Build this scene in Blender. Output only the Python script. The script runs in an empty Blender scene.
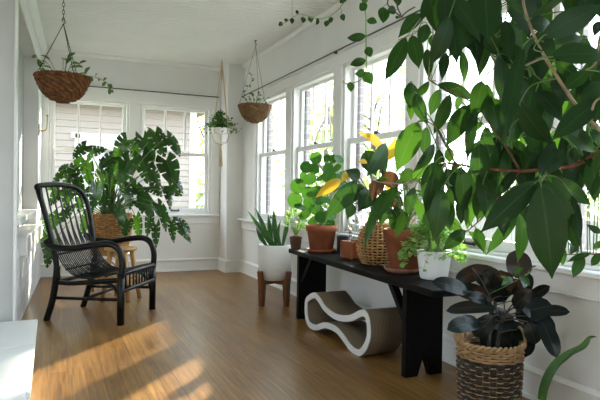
import bpy, math, random
from mathutils import Vector, Matrix
random.seed(11)
S = bpy.context.scene
COL = S.collection
PI = math.pi
V = Vector

# ---------------------------------------------------------------- camera
CAM_H = 1.08
FPX, YAW, PITCH, ROLL = 555.79, .4203, -.0133, .0142
_f = V((math.sin(YAW)*math.cos(PITCH), math.cos(YAW)*math.cos(PITCH), math.sin(PITCH)))
_r0 = V((math.cos(YAW), -math.sin(YAW), 0)); _u0 = _r0.cross(_f)
_r = _r0*math.cos(ROLL) + _u0*math.sin(ROLL)
_u = -_r0*math.sin(ROLL) + _u0*math.cos(ROLL)
EYE = V((0, 0, CAM_H))
def at(x, y, D):
    """world point seen at photo pixel x, y at depth D (m along the view axis)"""
    return EYE + (_f + _r*((x-300)/FPX) - _u*((y-200)/FPX))*D
cd = bpy.data.cameras.new('camera'); cam = bpy.data.objects.new('camera', cd); COL.objects.link(cam)
cd.sensor_width = 36; cd.sensor_fit = 'HORIZONTAL'; cd.lens = 36*FPX/600; cd.clip_start = .02; cd.clip_end = 200
cam.matrix_world = Matrix(((_r.x, _u.x, -_f.x, 0), (_r.y, _u.y, -_f.y, 0), (_r.z, _u.z, -_f.z, CAM_H), (0, 0, 0, 1)))
S.camera = cam

# ---------------------------------------------------------------- object helpers
def tag(o, label=None, cat=None, group=None, kind=None):
    if label: o['label'] = label
    if cat: o['category'] = cat
    if group: o['group'] = group
    if kind: o['kind'] = kind
    return o
def thing(name, loc, label, cat, group=None):
    o = bpy.data.objects.new(name, None); COL.objects.link(o); o.location = loc
    o.empty_display_size = .05
    return tag(o, label, cat, group)
def wloc(o):
    l = V(o.location)
    while o.parent: o = o.parent; l += V(o.location)
    return l
class MB:
    def __init__(s): s.v = []; s.f = []; s.uv = []; s.sm = []; s.mi = []
    def face(s, idx, uv=None, smooth=True, mi=0):
        s.f.append(tuple(idx)); s.uv.append(uv or [(0, 0)]*len(idx)); s.sm.append(smooth); s.mi.append(mi)
    def box(s, x0, x1, y0, y1, z0, z1, M=None, mi=0, bev=0):
        b = bev
        if b:
            # chamfered box: 24 verts
            import itertools
            vs = {}
            n = len(s.v)
            for sx in (0, 1):
                for sy in (0, 1):
                    for sz in (0, 1):
                        X = (x0, x1)[sx]; Y = (y0, y1)[sy]; Z = (z0, z1)[sz]
                        dx = b*(1-2*sx); dy = b*(1-2*sy); dz = b*(1-2*sz)
                        for k, p in enumerate(((X, Y+dy, Z+dz), (X+dx, Y, Z+dz), (X+dx, Y+dy, Z))):
                            vs[(sx, sy, sz, k)] = len(s.v); p = V(p); s.v.append(M @ p if M else p)
            def q(*k): s.face([vs[i] for i in k], None, False, mi)
            for sx in (0, 1):
                o = [(sx, 0, 0, 0), (sx, 0, 1, 0), (sx, 1, 1, 0), (sx, 1, 0, 0)]; q(*(o if sx == 0 else o[::-1]))
            for sy in (0, 1):
                o = [(0, sy, 0, 1), (1, sy, 0, 1), (1, sy, 1, 1), (0, sy, 1, 1)]; q(*(o if sy == 0 else o[::-1]))
            for sz in (0, 1):
                o = [(0, 0, sz, 2), (0, 1, sz, 2), (1, 1, sz, 2), (1, 0, sz, 2)]; q(*(o if sz == 0 else o[::-1]))
            for a in (0, 1):
                for c in (0, 1):
                    q((a, c, 0, 0), (a, c, 1, 0), (a, c, 1, 1), (a, c, 0, 1))
                    q((a, 0, c, 0), (a, 1, c, 0), (a, 1, c, 2), (a, 0, c, 2))
                    q((0, a, c, 1), (1, a, c, 1), (1, a, c, 2), (0, a, c, 2))
            for sx in (0, 1):
                for sy in (0, 1):
                    for sz in (0, 1): q((sx, sy, sz, 0), (sx, sy, sz, 1), (sx, sy, sz, 2))
            return s
        n = len(s.v)
        for z in (z0, z1):
            for x, y in ((x0, y0), (x1, y0), (x1, y1), (x0, y1)):
                p = V((x, y, z)); s.v.append(M @ p if M else p)
        for q in ((3, 2, 1, 0), (4, 5, 6, 7), (0, 1, 5, 4), (1, 2, 6, 5), (2, 3, 7, 6), (3, 0, 4, 7)):
            s.face([n+i for i in q], None, False, mi)
        return s
    def tube(s, pts, rad, seg=6, cap=True, mi=0, closed=False):
        pts = [V(p) for p in pts]; m = len(pts)
        if m < 2: return s
        R = rad if isinstance(rad, (list, tuple)) else [rad]*m
        n0 = len(s.v); prev = None
        for i, p in enumerate(pts):
            if closed: t = pts[(i+1) % m]-pts[i-1]
            else: t = pts[min(i+1, m-1)]-pts[max(i-1, 0)]
            if t.length < 1e-9: t = V((0, 0, 1))
            t.normalize()
            if prev is None:
                a = V((0, 0, 1)) if abs(t.z) < .9 else V((1, 0, 0))
                prev = t.cross(a).normalized()
            prev = (prev - t*prev.dot(t))
            if prev.length < 1e-6: prev = t.orthogonal()
            prev.normalize(); b = t.cross(prev)
            for k in range(seg):
                a = 2*PI*k/seg
                s.v.append(p + prev*(R[i]*math.cos(a)) + b*(R[i]*math.sin(a)))
        rows = m if closed else m-1
        for i in range(rows):
            j = (i+1) % m
            for k in range(seg):
                l = (k+1) % seg
                s.face((n0+i*seg+k, n0+i*seg+l, n0+j*seg+l, n0+j*seg+k), [(k/seg, i/m), (l/seg, i/m), (l/seg, (i+1)/m), (k/seg, (i+1)/m)], True, mi)
        if cap and not closed:
            s.face([n0+k for k in range(seg)][::-1], None, False, mi)
            s.face([n0+(m-1)*seg+k for k in range(seg)], None, False, mi)
        return s
    def lathe(s, c, prof, seg=32, mi=0, caps=True, sx=1, sy=1, smooth=True):
        c = V(c); n0 = len(s.v)
        for r, z in prof:
            for k in range(seg):
                a = 2*PI*k/seg; s.v.append(c + V((r*sx*math.cos(a), r*sy*math.sin(a), z)))
        for i in range(len(prof)-1):
            for k in range(seg):
                l = (k+1) % seg
                s.face((n0+i*seg+k, n0+i*seg+l, n0+(i+1)*seg+l, n0+(i+1)*seg+k), [(k/seg, prof[i][1]), ((k+1)/seg, prof[i][1]), ((k+1)/seg, prof[i+1][1]), (k/seg, prof[i+1][1])], smooth, mi)
        if caps:
            if prof[0][0] > 1e-4: s.face([n0+k for k in range(seg)][::-1], None, False, mi)
            if prof[-1][0] > 1e-4: s.face([n0+(len(prof)-1)*seg+k for k in range(seg)], None, False, mi)
        return s
    def prism(s, poly, to3, d0, d1, mi=0, smooth=False):
        """poly of 2d points, to3(u,v,d)"""
        n = len(s.v); m = len(poly)
        for d in (d0, d1):
            for u, w in poly: s.v.append(V(to3(u, w, d)))
        s.face(range(n, n+m), None, False, mi); s.face(range(n+2*m-1, n+m-1, -1), None, False, mi)
        for i in range(m):
            j = (i+1) % m; s.face((n+j, n+i, n+m+i, n+m+j), None, smooth, mi)
        return s
    def build(s, name, mats, parent=None):
        me = bpy.data.meshes.new(name)
        off = wloc(parent) if parent else V((0, 0, 0))
        me.from_pydata([tuple(p-off) for p in s.v], [], s.f)
        me.polygons.foreach_set('use_smooth', s.sm)
        if not isinstance(mats, (list, tuple)): mats = [mats]
        for m in mats: me.materials.append(m)
        me.polygons.foreach_set('material_index', s.mi)
        uvl = me.uv_layers.new(name='UVMap')
        flat = [c for f in s.uv for uv in f for c in uv]
        uvl.data.foreach_set('uv', flat)
        me.validate(); me.update()
        o = bpy.data.objects.new(name, me); COL.objects.link(o)
        if parent: o.parent = parent
        return o
def struct(name, mb, m, parent=None):
    o = mb.build(name, m, parent)
    if parent is None: o['kind'] = 'structure'
    return o
def crom(pts, n=6, closed=False):
    pts = [V(p) for p in pts]; out = []; m = len(pts)
    for i in range(m if closed else m-1):
        if closed: a, b, c, d = pts[i-1], pts[i], pts[(i+1) % m], pts[(i+2) % m]
        else: a, b, c, d = pts[max(i-1, 0)], pts[i], pts[i+1], pts[min(i+2, m-1)]
        for k in range(n):
            t = k/n
            out.append(.5*((2*b)+(c-a)*t+(2*a-5*b+4*c-d)*t*t+(3*b-a-3*c+d)*t**3))
    if not closed: out.append(pts[-1])
    return out
def lerp(a, b, t): return a+(b-a)*t

# ---------------------------------------------------------------- leaf geometry
def prof_ell(v): return math.sin(PI*min(1, max(0, v)))**.75
def prof_acu(v):      # broad blade with a drawn-out tip
    if v < .86: return math.sin(PI*(v/.95)**.9)**.8
    return lerp(math.sin(PI*(.86/.95)**.9)**.8, 0, ((v-.86)/.14)**.75)
def prof_oval(v): return max(0, 1-(2*abs(v**.92-.5))**2.6)**.62
def prof_lance(v): return (math.sin(PI*v**.8)**.9)
def prof_sword(v): return (.42+.58*min(1, v/.5)) if v < .5 else max(0, 1-((v-.5)/.5)**1.6)
def leaf(mb, base, tip, width, nrm, prof=prof_ell, arch=.08, fold=.2, n=8, curl=0., wave=0., mi=0, m=2):
    base = V(base); tip = V(tip); ax = tip-base; L = ax.length
    if L < 1e-5: return
    a = ax/L; nr = V(nrm); nr = nr-a*nr.dot(a)
    if nr.length < 1e-4: nr = a.orthogonal()
    nr.normalize(); sd = a.cross(nr); n0 = len(mb.v); cols = 2*m+1
    ph = random.uniform(0, 6)
    for i in range(n+1):
        v = i/n; c = base+ax*v+nr*(arch*L*4*v*(1-v))
        w = width/2*max(prof(v), .02)
        for j in range(-m, m+1):
            u = j/m
            z = fold*w*abs(u) - curl*w*u*u + wave*w*math.sin(v*11+ph+u)*abs(u)
            mb.v.append(c+sd*(w*u)+nr*z)
    for i in range(n):
        for j in range(cols-1):
            p = n0+i*cols+j
            mb.face((p, p+1, p+cols+1, p+cols), [(j/(cols-1), i/n), ((j+1)/(cols-1), i/n), ((j+1)/(cols-1), (i+1)/n), (j/(cols-1), (i+1)/n)], True, mi)
def split_leaf(mb, base, tip, width, nrm, arch=.1, fold=.12, n=36, slits=5, depth=.46, mi=0, droop=.15):
    """heart-shaped blade cut into fingers on both sides"""
    base = V(base); tip = V(tip); ax = tip-base; L = ax.length; a = ax/L
    nr = V(nrm); nr = nr-a*nr.dot(a)
    if nr.length < 1e-4: nr = a.orthogonal()
    nr.normalize(); sd = a.cross(nr); us = [0, depth*.5, depth, .72, 1.0]
    cut = set()
    if slits:
        for k in range(slits):
            c = .16+.72*k/(max(slits-1, 1)); cut.add(round(c*n)+(0 if k % 2 else random.choice((0, 1))))
    for s in (-1, 1):
        n0 = len(mb.v)
        for i in range(n+1):
            v = i/n
            w = width/2*(math.sin(PI*min(1, v*.96+.04)**.62)**.7 if v < 1 else 0.0)
            for u in us:
                if u > depth+.01 and (i in cut or i-1 in cut): u = depth+(u-depth)*.86
                back = -.30*(1-v)**2.2*(u**1.1)*1.0 + .10*u*u*v     # lobes swept back at the base
                vv = v+back
                p = base+ax*vv+sd*(s*u*w)+nr*(arch*L*4*v*(1-v)+fold*w*u-droop*w*u*u)
                mb.v.append(p)
        C = len(us)
        for i in range(n):
            for j in range(C-1):
                if i in cut and us[j] >= depth-.01: continue
                p = n0+i*C+j; q = (p, p+1, p+C+1, p+C)
                uvq = [(.5+s*us[j]/2, i/n), (.5+s*us[j+1]/2, i/n), (.5+s*us[j+1]/2, (i+1)/n), (.5+s*us[j]/2, (i+1)/n)]
                if s < 0: q = q[::-1]; uvq = uvq[::-1]
                mb.face(q, uvq, True, mi)
def disc_leaf(mb, c, nrm, r, cup=.12, mi=0, seg=14):
    c = V(c); nr = V(nrm).normalized(); a = nr.orthogonal().normalized(); b = nr.cross(a); n0 = len(mb.v)
    mb.v.append(c-nr*cup*r*.4)
    for ring in (.5, 1):
        for k in range(seg):
            t = 2*PI*k/seg
            mb.v.append(c+(a*math.cos(t)+b*math.sin(t))*(r*ring)+nr*(cup*r*(ring-.5)*(1 if ring == 1 else 0))-nr*(0 if ring < 1 else .1*r*abs(math.sin(t))))
    for k in range(seg):
        l = (k+1) % seg
        def uv(q, ring): t = 2*PI*q/seg; return (.5+.5*ring*math.cos(t), .5+.5*ring*math.sin(t))
        mb.face((n0, n0+1+k, n0+1+l), [(.5, .5), uv(k, .5), uv(k+1, .5)], True, mi)
        mb.face((n0+1+k, n0+1+seg+k, n0+1+seg+l, n0+1+l), [uv(k, .5), uv(k, 1), uv(k+1, 1), uv(k+1, .5)], True, mi)
def rnd(a=1.): return V((random.uniform(-a, a), random.uniform(-a, a), random.uniform(-a, a)))
def stalk(a, b, sag=.0, lift=.0, n=5):
    a = V(a); b = V(b); L = (b-a).length
    return [a.lerp(b, k/n)+V((0, 0, 1))*((lift-sag)*L*4*(k/n)*(1-k/n)) for k in range(n+1)]

# ---------------------------------------------------------------- woven baskets
def weave(mb, c, rad, z0, z1, rows, stakes, r, amp, mi_pick=None, seg=5, sub=4, stake_r=None):
    c = V(c); N = stakes*sub
    for k in range(rows):
        z = lerp(z0, z1, k/(rows-1)) if rows > 1 else z0
        pts = []
        for i in range(N):
            a = 2*PI*i/N; rr = rad(z)+amp*math.sin(stakes*a/2+PI*k)
            pts.append(c+V((rr*math.cos(a), rr*math.sin(a), z)))
        mb.tube(pts, r, seg, closed=True, mi=mi_pick(k) if mi_pick else 0)
    for j in range(stakes):
        a = 2*PI*(j+.0)/stakes
        pts = [c+V((rad(lerp(z0, z1, t/6))*math.cos(a), rad(lerp(z0, z1, t/6))*math.sin(a), lerp(z0, z1, t/6))) for t in range(7)]
        mb.tube(pts, stake_r or r*.8, 4)
def braid_ring(mb, c, rad, z, r, twist=40, mi=0, seg=5):
    for ph in (0, PI):
        pts = []
        for i in range(twist*4):
            a = 2*PI*i/(twist*4); t = a*twist/2+ph
            pts.append(V(c)+V(((rad+r*math.cos(t))*math.cos(a), (rad+r*math.cos(t))*math.sin(a), z+r*math.sin(t))))
        mb.tube(pts, r*.85, seg, closed=True, mi=mi)
SKY, SUN, EXPO = 3.2, 9.0, 1.33
# ---------------------------------------------------------------- materials
def nmat(name):
    m = bpy.data.materials.new(name); m.use_nodes = True
    nt = m.node_tree; b = nt.nodes['Principled BSDF']; return m, nt, b
def N(nt, t, **k):
    n = nt.nodes.new(t)
    for a, v in k.items(): setattr(n, a, v)
    return n
def rgb(c): return (c[0], c[1], c[2], 1)
def hexc(r, g, b):
    f = lambda x: (x/255/12.92) if x/255 <= .04045 else ((x/255+.055)/1.055)**2.4
    return (f(r), f(g), f(b))
def mottle(name, c1, c2, rough=.6, scale=8, bump=0., bscale=60, detail=4, spec=.5, metal=0., stretch=None, coat=0):
    m, nt, b = nmat(name)
    tc = N(nt, 'ShaderNodeTexCoord'); no = N(nt, 'ShaderNodeTexNoise'); no.inputs['Scale'].default_value = scale; no.inputs['Detail'].default_value = detail
    src = tc.outputs['Object']
    if stretch:
        mp = N(nt, 'ShaderNodeMapping'); mp.inputs['Scale'].default_value = stretch; nt.links.new(src, mp.inputs['Vector']); src = mp.outputs['Vector']
    nt.links.new(src, no.inputs['Vector'])
    cr = N(nt, 'ShaderNodeValToRGB'); cr.color_ramp.elements[0].color = rgb(c1); cr.color_ramp.elements[1].color = rgb(c2)
    cr.color_ramp.elements[0].position = .3; cr.color_ramp.elements[1].position = .7
    nt.links.new(no.outputs['Fac'], cr.inputs['Fac']); nt.links.new(cr.outputs['Color'], b.inputs['Base Color'])
    b.inputs['Roughness'].default_value = rough; b.inputs['Metallic'].default_value = metal
    b.inputs['Specular IOR Level'].default_value = spec
    if coat: b.inputs['Coat Weight'].default_value = coat
    if bump:
        n2 = N(nt, 'ShaderNodeTexNoise'); n2.inputs['Scale'].default_value = bscale; nt.links.new(src, n2.inputs['Vector'])
        bp = N(nt, 'ShaderNodeBump'); bp.inputs['Strength'].default_value = bump; bp.inputs['Distance'].default_value = .01
        nt.links.new(n2.outputs['Fac'], bp.inputs['Height']); nt.links.new(bp.outputs['Normal'], b.inputs['Normal'])
    return m
def leafmat(name, c1, c2, vein, rough=.4, trans=.35, tcol=None, vein_w=.05, vein_amt=.6, back=None, band=0, spec=.2):
    """leaf blade: colour differs leaf to leaf, paler midrib and side veins by UV, light passes through"""
    m, nt, b = nmat(name)
    L = nt.links.new
    g = N(nt, 'ShaderNodeNewGeometry'); cr = N(nt, 'ShaderNodeValToRGB')
    cr.color_ramp.elements[0].color = rgb(c1); cr.color_ramp.elements[1].color = rgb(c2)
    oi = N(nt, 'ShaderNodeObjectInfo'); ad = N(nt, 'ShaderNodeMath', operation='ADD'); fr = N(nt, 'ShaderNodeMath', operation='FRACT')
    L(g.outputs['Random Per Island'], ad.inputs[0]); L(oi.outputs['Random'], ad.inputs[1]); L(ad.outputs[0], fr.inputs[0]); L(fr.outputs[0], cr.inputs['Fac'])
    uv = N(nt, 'ShaderNodeUVMap', uv_map='UVMap'); sp = N(nt, 'ShaderNodeSeparateXYZ'); L(uv.outputs['UV'], sp.inputs['Vector'])
    d = N(nt, 'ShaderNodeMath', operation='SUBTRACT'); L(sp.outputs['X'], d.inputs[0]); d.inputs[1].default_value = .5
    ab = N(nt, 'ShaderNodeMath', operation='ABSOLUTE'); L(d.outputs[0], ab.inputs[0])
    mr = N(nt, 'ShaderNodeMapRange'); L(ab.outputs[0], mr.inputs['Value']); mr.inputs['From Min'].default_value = vein_w*.35; mr.inputs['From Max'].default_value = vein_w
    mr.inputs['To Min'].default_value = vein_amt; mr.inputs['To Max'].default_value = 0
    # side veins: v - |u|*k
    mu = N(nt, 'ShaderNodeMath', operation='MULTIPLY_ADD'); L(ab.outputs[0], mu.inputs[0]); mu.inputs[1].default_value = -.55; L(sp.outputs['Y'], mu.inputs[2])
    m2 = N(nt, 'ShaderNodeMath', operation='MULTIPLY'); L(mu.outputs[0], m2.inputs[0]); m2.inputs[1].default_value = 75
    si = N(nt, 'ShaderNodeMath', operation='SINE'); L(m2.outputs[0], si.inputs[0])
    m3 = N(nt, 'ShaderNodeMapRange'); L(si.outputs[0], m3.inputs['Value']); m3.inputs['From Min'].default_value = .75; m3.inputs['From Max'].default_value = 1
    m3.inputs['To Min'].default_value = 0; m3.inputs['To Max'].default_value = vein_amt*.22
    mx = N(nt, 'ShaderNodeMath', operation='MAXIMUM'); L(mr.outputs[0], mx.inputs[0]); L(m3.outputs[0], mx.inputs[1])
    mix = N(nt, 'ShaderNodeMix', data_type='RGBA'); L(mx.outputs[0], mix.inputs['Factor']); L(cr.outputs['Color'], mix.inputs[6]); mix.inputs[7].default_value = rgb(vein)
    col = mix.outputs[2]
    if band:
        nz = N(nt, 'ShaderNodeTexNoise'); nz.inputs['Scale'].default_value = band
        mp = N(nt, 'ShaderNodeMapping'); mp.inputs['Scale'].default_value = (.3, 3, 1); L(uv.outputs['UV'], mp.inputs['Vector']); L(mp.outputs['Vector'], nz.inputs['Vector'])
        mb_ = N(nt, 'ShaderNodeMix', data_type='RGBA'); rr = N(nt, 'ShaderNodeMapRange'); L(nz.outputs['Fac'], rr.inputs['Value']); rr.inputs['From Min'].default_value = .52; rr.inputs['From Max'].default_value = .62
        L(rr.outputs[0], mb_.inputs['Factor']); L(col, mb_.inputs[6]); mb_.inputs[7].default_value = rgb(vein); col = mb_.outputs[2]
    if back:
        bm_ = N(nt, 'ShaderNodeMix', data_type='RGBA'); L(g.outputs['Backfacing'], bm_.inputs['Factor']); L(col, bm_.inputs[6]); bm_.inputs[7].default_value = rgb(back); col = bm_.outputs[2]
    L(col, b.inputs['Base Color']); b.inputs['Roughness'].default_value = rough; b.inputs['Specular IOR Level'].default_value = spec
    nz2 = N(nt, 'ShaderNodeBump'); nz2.inputs['Strength'].default_value = .25; nz2.inputs['Distance'].default_value = .004; nz2.invert = True
    L(mx.outputs[0], nz2.inputs['Height']); L(nz2.outputs['Normal'], b.inputs['Normal'])
    if trans:
        tr = N(nt, 'ShaderNodeBsdfTranslucent')
        if tcol: tr.inputs['Color'].default_value = rgb(tcol)
        else: L(col, tr.inputs['Color'])
        ms = N(nt, 'ShaderNodeMixShader'); ms.inputs[0].default_value = trans
        L(b.outputs[0], ms.inputs[1]); L(tr.outputs[0], ms.inputs[2]); L(ms.outputs[0], nt.nodes['Material Output'].inputs['Surface'])
    return m

M = {}
M['white'] = mottle('white wall paint', (.73, .735, .745), (.77, .775, .785), .55, 3, .05, 90)
M['trim'] = mottle('white gloss trim paint', (.78, .785, .79), (.82, .825, .83), .32, 4, .03, 40)
M['ceil'] = mottle('white beadboard paint', (.74, .74, .73), (.78, .78, .77), .5, 3)
M['grey'] = mottle('pale grey painted panel', (.42, .43, .45), (.46, .47, .49), .6, 3)
M['pier'] = mottle('shade-darkened wall paint', (.55, .55, .56), (.59, .59, .6), .6, 3, .04, 80)  # wall paint greyed: the pier's shade is put into the colour
M['steel'] = mottle('dark bronze rod', (.03, .03, .035), (.06, .06, .065), .35, 20, metal=.7)
M['brass'] = mottle('aged brass', (.45, .3, .1), (.62, .43, .17), .3, 30, metal=1)
M['black'] = mottle('black lacquered rattan', (.002, .002, .0025), (.005, .0048, .0048), .28, 40, .15, 120, spec=.28)
M['bench'] = mottle('black stained wood', (.0025, .0025, .003), (.007, .007, .0075), .5, 6, .2, 30, stretch=(12, 1, 12), spec=.1)
M['stool'] = mottle('pale golden wood', (.42, .23, .08), (.56, .33, .13), .45, 5, .1, 30, stretch=(8, 8, 1))
M['walnut'] = mottle('reddish walnut', (.1, .033, .012), (.2, .07, .028), .4, 6, .1, 30, stretch=(8, 8, 1))
M['terra'] = mottle('terracotta', (.18, .058, .027), (.28, .096, .046), .85, 9, .15, 80, spec=.2)
M['terra2'] = mottle('dusty terracotta', (.22, .1, .06), (.36, .19, .125), .9, 14, .2, 60, spec=.2)
M['brownpot'] = mottle('brown clay', (.08, .04, .025), (.13, .07, .042), .8, 12, .1, 60, spec=.2)
M['tin'] = mottle('dark grey tin', (.03, .033, .038), (.06, .063, .07), .4, 12, metal=.5)
M['ceramic'] = mottle('matt white ceramic', (.72, .71, .68), (.78, .77, .74), .4, 6, .03, 40)
M['ceramic2'] = mottle('chalk white pot', (.74, .76, .78), (.8, .82, .84), .5, 6, .03, 40)
M['soil'] = mottle('potting soil', (.012, .008, .006), (.05, .035, .025), .95, 60, .6, 90, spec=.1)
M['coir'] = mottle('brown braided seagrass', (.085, .034, .014), (.2, .088, .034), .8, 28, .4, 120, spec=.2)
M['coir2'] = mottle('faded braided seagrass', (.13, .07, .035), (.25, .15, .078), .8, 28, .4, 120, spec=.2)
M['wicker'] = mottle('honey wicker', (.3, .155, .05), (.48, .27, .1), .55, 25, .2, 120)
M['wickerd'] = mottle('dark stained wicker', (.012, .01, .012), (.04, .032, .03), .5, 25, .2, 120)
M['wickern'] = mottle('natural willow', (.26, .15, .065), (.42, .27, .13), .6, 25, .2, 120)
M['cotton'] = mottle('cotton cord', (.5, .38, .22), (.66, .53, .34), .9, 60, .3, 200, spec=.1)
M['chain'] = mottle('black chain steel', (.02, .02, .02), (.05, .05, .05), .4, 60, metal=.8)
M['wire'] = mottle('grey hanging cord', (.12, .11, .1), (.2, .19, .17), .6, 60)
M['laminate'] = mottle('white laminated board', (.66, .66, .68), (.72, .72, .74), .5, 6)
M['twig'] = mottle('brown bark', (.1, .055, .035), (.2, .12, .075), .8, 40, .4, 120, spec=.2)
M['redtwig'] = mottle('reddish bark', (.13, .05, .03), (.24, .1, .06), .75, 40, .4, 120, spec=.2)
M['greytwig'] = mottle('grey tan bark', (.25, .19, .13), (.4, .32, .23), .8, 40, .4, 120, spec=.2)
M['stemg'] = mottle('green stem', (.06, .13, .03), (.12, .24, .06), .5, 20)
M['stemp'] = mottle('pale green stalk', (.18, .3, .08), (.28, .42, .14), .5, 20)
M['stemk'] = mottle('dark stem', (.03, .02, .015), (.07, .05, .04), .5, 20)
M['moss'] = mottle('coir pole', (.06, .04, .02), (.14, .1, .05), .95, 40, .6, 90)
# leaves
M['l_fic'] = leafmat('broad green leaf', (.011, .04, .011), (.022, .075, .015), (.1, .18, .07), .36, .08, (.12, .36, .03), .04, .4)
M['l_ficd'] = leafmat('dark green leaf', (.006, .024, .009), (.014, .05, .014), (.06, .11, .045), .38, .06, (.08, .22, .03), .04, .35)
M['l_ficb'] = leafmat('bright green leaf', (.03, .105, .012), (.05, .145, .018), (.13, .25, .07), .36, .13, (.17, .45, .04), .04, .35)  # brightest of the three broad leaf greens
M['l_mon'] = leafmat('split green leaf', (.003, .01, .005), (.024, .08, .013), (.05, .12, .03), .27, .1, (.14, .42, .03), .03, .3, spec=.45)
M['l_pil'] = leafmat('round green leaf', (.016, .07, .011), (.04, .15, .018), (.08, .2, .04), .3, .13, (.15, .45, .035), .03, .25)
M['l_rub'] = leafmat('burgundy black leaf', (.004, .0085, .0085), (.009, .017, .017), (.1, .09, .08), .2, .03, (.1, .04, .02), .035, .35, back=(.05, .028, .02), spec=.17)
M['l_snk'] = leafmat('sword leaf', (.012, .04, .016), (.03, .08, .03), (.07, .15, .06), .4, .15, (.1, .3, .04), .02, .0, band=9)
M['l_yel'] = leafmat('yellowed leaf', (.5, .28, .012), (.6, .4, .03), (.55, .42, .1), .45, .25, (.9, .6, .05), .04, .4)
M['l_brn'] = leafmat('bronze leaf', (.05, .03, .015), (.09, .043, .018), (.14, .08, .04), .4, .1, (.3, .12, .03), .04, .4)
M['l_lite'] = leafmat('fresh pale leaf', (.09, .22, .035), (.2, .36, .1), (.3, .42, .18), .45, .25, (.4, .75, .12), .04, .2)
M['l_small'] = leafmat('small mid green leaf', (.025, .075, .02), (.06, .15, .04), (.12, .22, .08), .4, .2, (.22, .5, .06), .04, .2)
M['l_hoya'] = leafmat('hanging green leaf', (.025, .07, .02), (.1, .17, .06), (.35, .42, .22), .35, .25, (.18, .38, .06), .06, .5)
M['l_tree'] = leafmat('tree leaf', (.13, .18, .09), (.23, .29, .16), (.2, .3, .1), .6, .45, (.4, .55, .1), .03, .0)
M['l_treeb'] = leafmat('tree leaf yellowing', (.16, .24, .05), (.3, .33, .07), (.3, .35, .1), .6, .45, (.6, .6, .12), .03, .0)
M['bark'] = mottle('tree bark', (.09, .07, .055), (.18, .145, .12), .95, 10, .5, 40)
M['siding'] = mottle('pale pinkish siding', (.25, .21, .185), (.27, .228, .2), .7, 2)
M['soffit'] = mottle('tan eave board', (.16, .11, .08), (.2, .145, .105), .7, 3)
M['grass'] = mottle('lawn', (.12, .17, .06), (.22, .26, .11), .9, 5, .3, 60)
M['pave'] = mottle('pale concrete', (.4, .4, .4), (.5, .5, .5), .9, 4)
M['fence'] = mottle('weathered fence', (.25, .23, .21), (.35, .33, .3), .9, 6)

# window glass: clear, a faint reflection that grows at grazing angles
m, nt, b = nmat('window glass'); nt.nodes.remove(b)
tb = N(nt, 'ShaderNodeBsdfTransparent'); tb.inputs['Color'].default_value = (.95, .97, .97, 1); gb = N(nt, 'ShaderNodeBsdfGlossy'); gb.inputs['Roughness'].default_value = .02
fz = N(nt, 'ShaderNodeLayerWeight'); fz.inputs['Blend'].default_value = .5; pw = N(nt, 'ShaderNodeMath', operation='POWER'); pw.inputs[1].default_value = 5; pm = N(nt, 'ShaderNodeMath', operation='MULTIPLY_ADD'); pm.inputs[1].default_value = .5; pm.inputs[2].default_value = .02; ms = N(nt, 'ShaderNodeMixShader')
nt.links.new(fz.outputs['Facing'], pw.inputs[0]); nt.links.new(pw.outputs[0], pm.inputs[0])
nt.links.new(pm.outputs[0], ms.inputs[0]); nt.links.new(tb.outputs[0], ms.inputs[1]); nt.links.new(gb.outputs[0], ms.inputs[2]); nt.links.new(ms.outputs[0], nt.nodes['Material Output'].inputs['Surface'])
M['glass'] = m
m, nt, b = nmat('cloche glass'); nt.nodes.remove(b)
tb = N(nt, 'ShaderNodeBsdfTransparent'); tb.inputs['Color'].default_value = (.9, .93, .93, 1); gb = N(nt, 'ShaderNodeBsdfGlossy'); gb.inputs['Roughness'].default_value = .05
lw = N(nt, 'ShaderNodeLayerWeight'); lw.inputs['Blend'].default_value = .35; ms = N(nt, 'ShaderNodeMixShader')
nt.links.new(lw.outputs['Facing'], ms.inputs[0]); nt.links.new(tb.outputs[0], ms.inputs[1]); nt.links.new(gb.outputs[0], ms.inputs[2]); nt.links.new(ms.outputs[0], nt.nodes['Material Output'].inputs['Surface'])
M['cloche'] = m

# oak floor: boards along Y
m, nt, b = nmat('oak floorboards'); L = nt.links.new
tc = N(nt, 'ShaderNodeTexCoord'); mp = N(nt, 'ShaderNodeMapping'); mp.inputs['Rotation'].default_value = (0, 0, PI/2); L(tc.outputs['Object'], mp.inputs['Vector'])
br = N(nt, 'ShaderNodeTexBrick'); br.inputs['Scale'].default_value = 1; br.inputs['Brick Width'].default_value = 1.5; br.inputs['Row Height'].default_value = .095
br.inputs['Mortar Size'].default_value = .0012; br.inputs['Mortar Smooth'].default_value = .3; br.offset = .37; br.squash = 1
br.inputs['Color1'].default_value = rgb((.215, .103, .028)); br.inputs['Color2'].default_value = rgb((.295, .152, .046)); br.inputs['Mortar'].default_value = rgb((.07, .04, .02)); br.inputs['Bias'].default_value = 0
L(mp.outputs['Vector'], br.inputs['Vector'])
mg = N(nt, 'ShaderNodeMapping'); mg.inputs['Scale'].default_value = (16, 1.1, 1); L(tc.outputs['Object'], mg.inputs['Vector'])
ng = N(nt, 'ShaderNodeTexNoise'); ng.inputs['Scale'].default_value = 2.2; ng.inputs['Detail'].default_value = 7; ng.inputs['Roughness'].default_value = .65; ng.inputs['Distortion'].default_value = .9; L(mg.outputs['Vector'], ng.inputs['Vector'])
wv = N(nt, 'ShaderNodeTexWave', wave_type='BANDS', bands_direction='X'); wv.inputs['Scale'].default_value = 1.1; wv.inputs['Distortion'].default_value = 16; wv.inputs['Detail'].default_value = 3; wv.inputs['Detail Scale'].default_value = .6
mw = N(nt, 'ShaderNodeMapping'); mw.inputs['Scale'].default_value = (9, .9, 1); L(tc.outputs['Object'], mw.inputs['Vector']); L(mw.outputs['Vector'], wv.inputs['Vector'])
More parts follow.
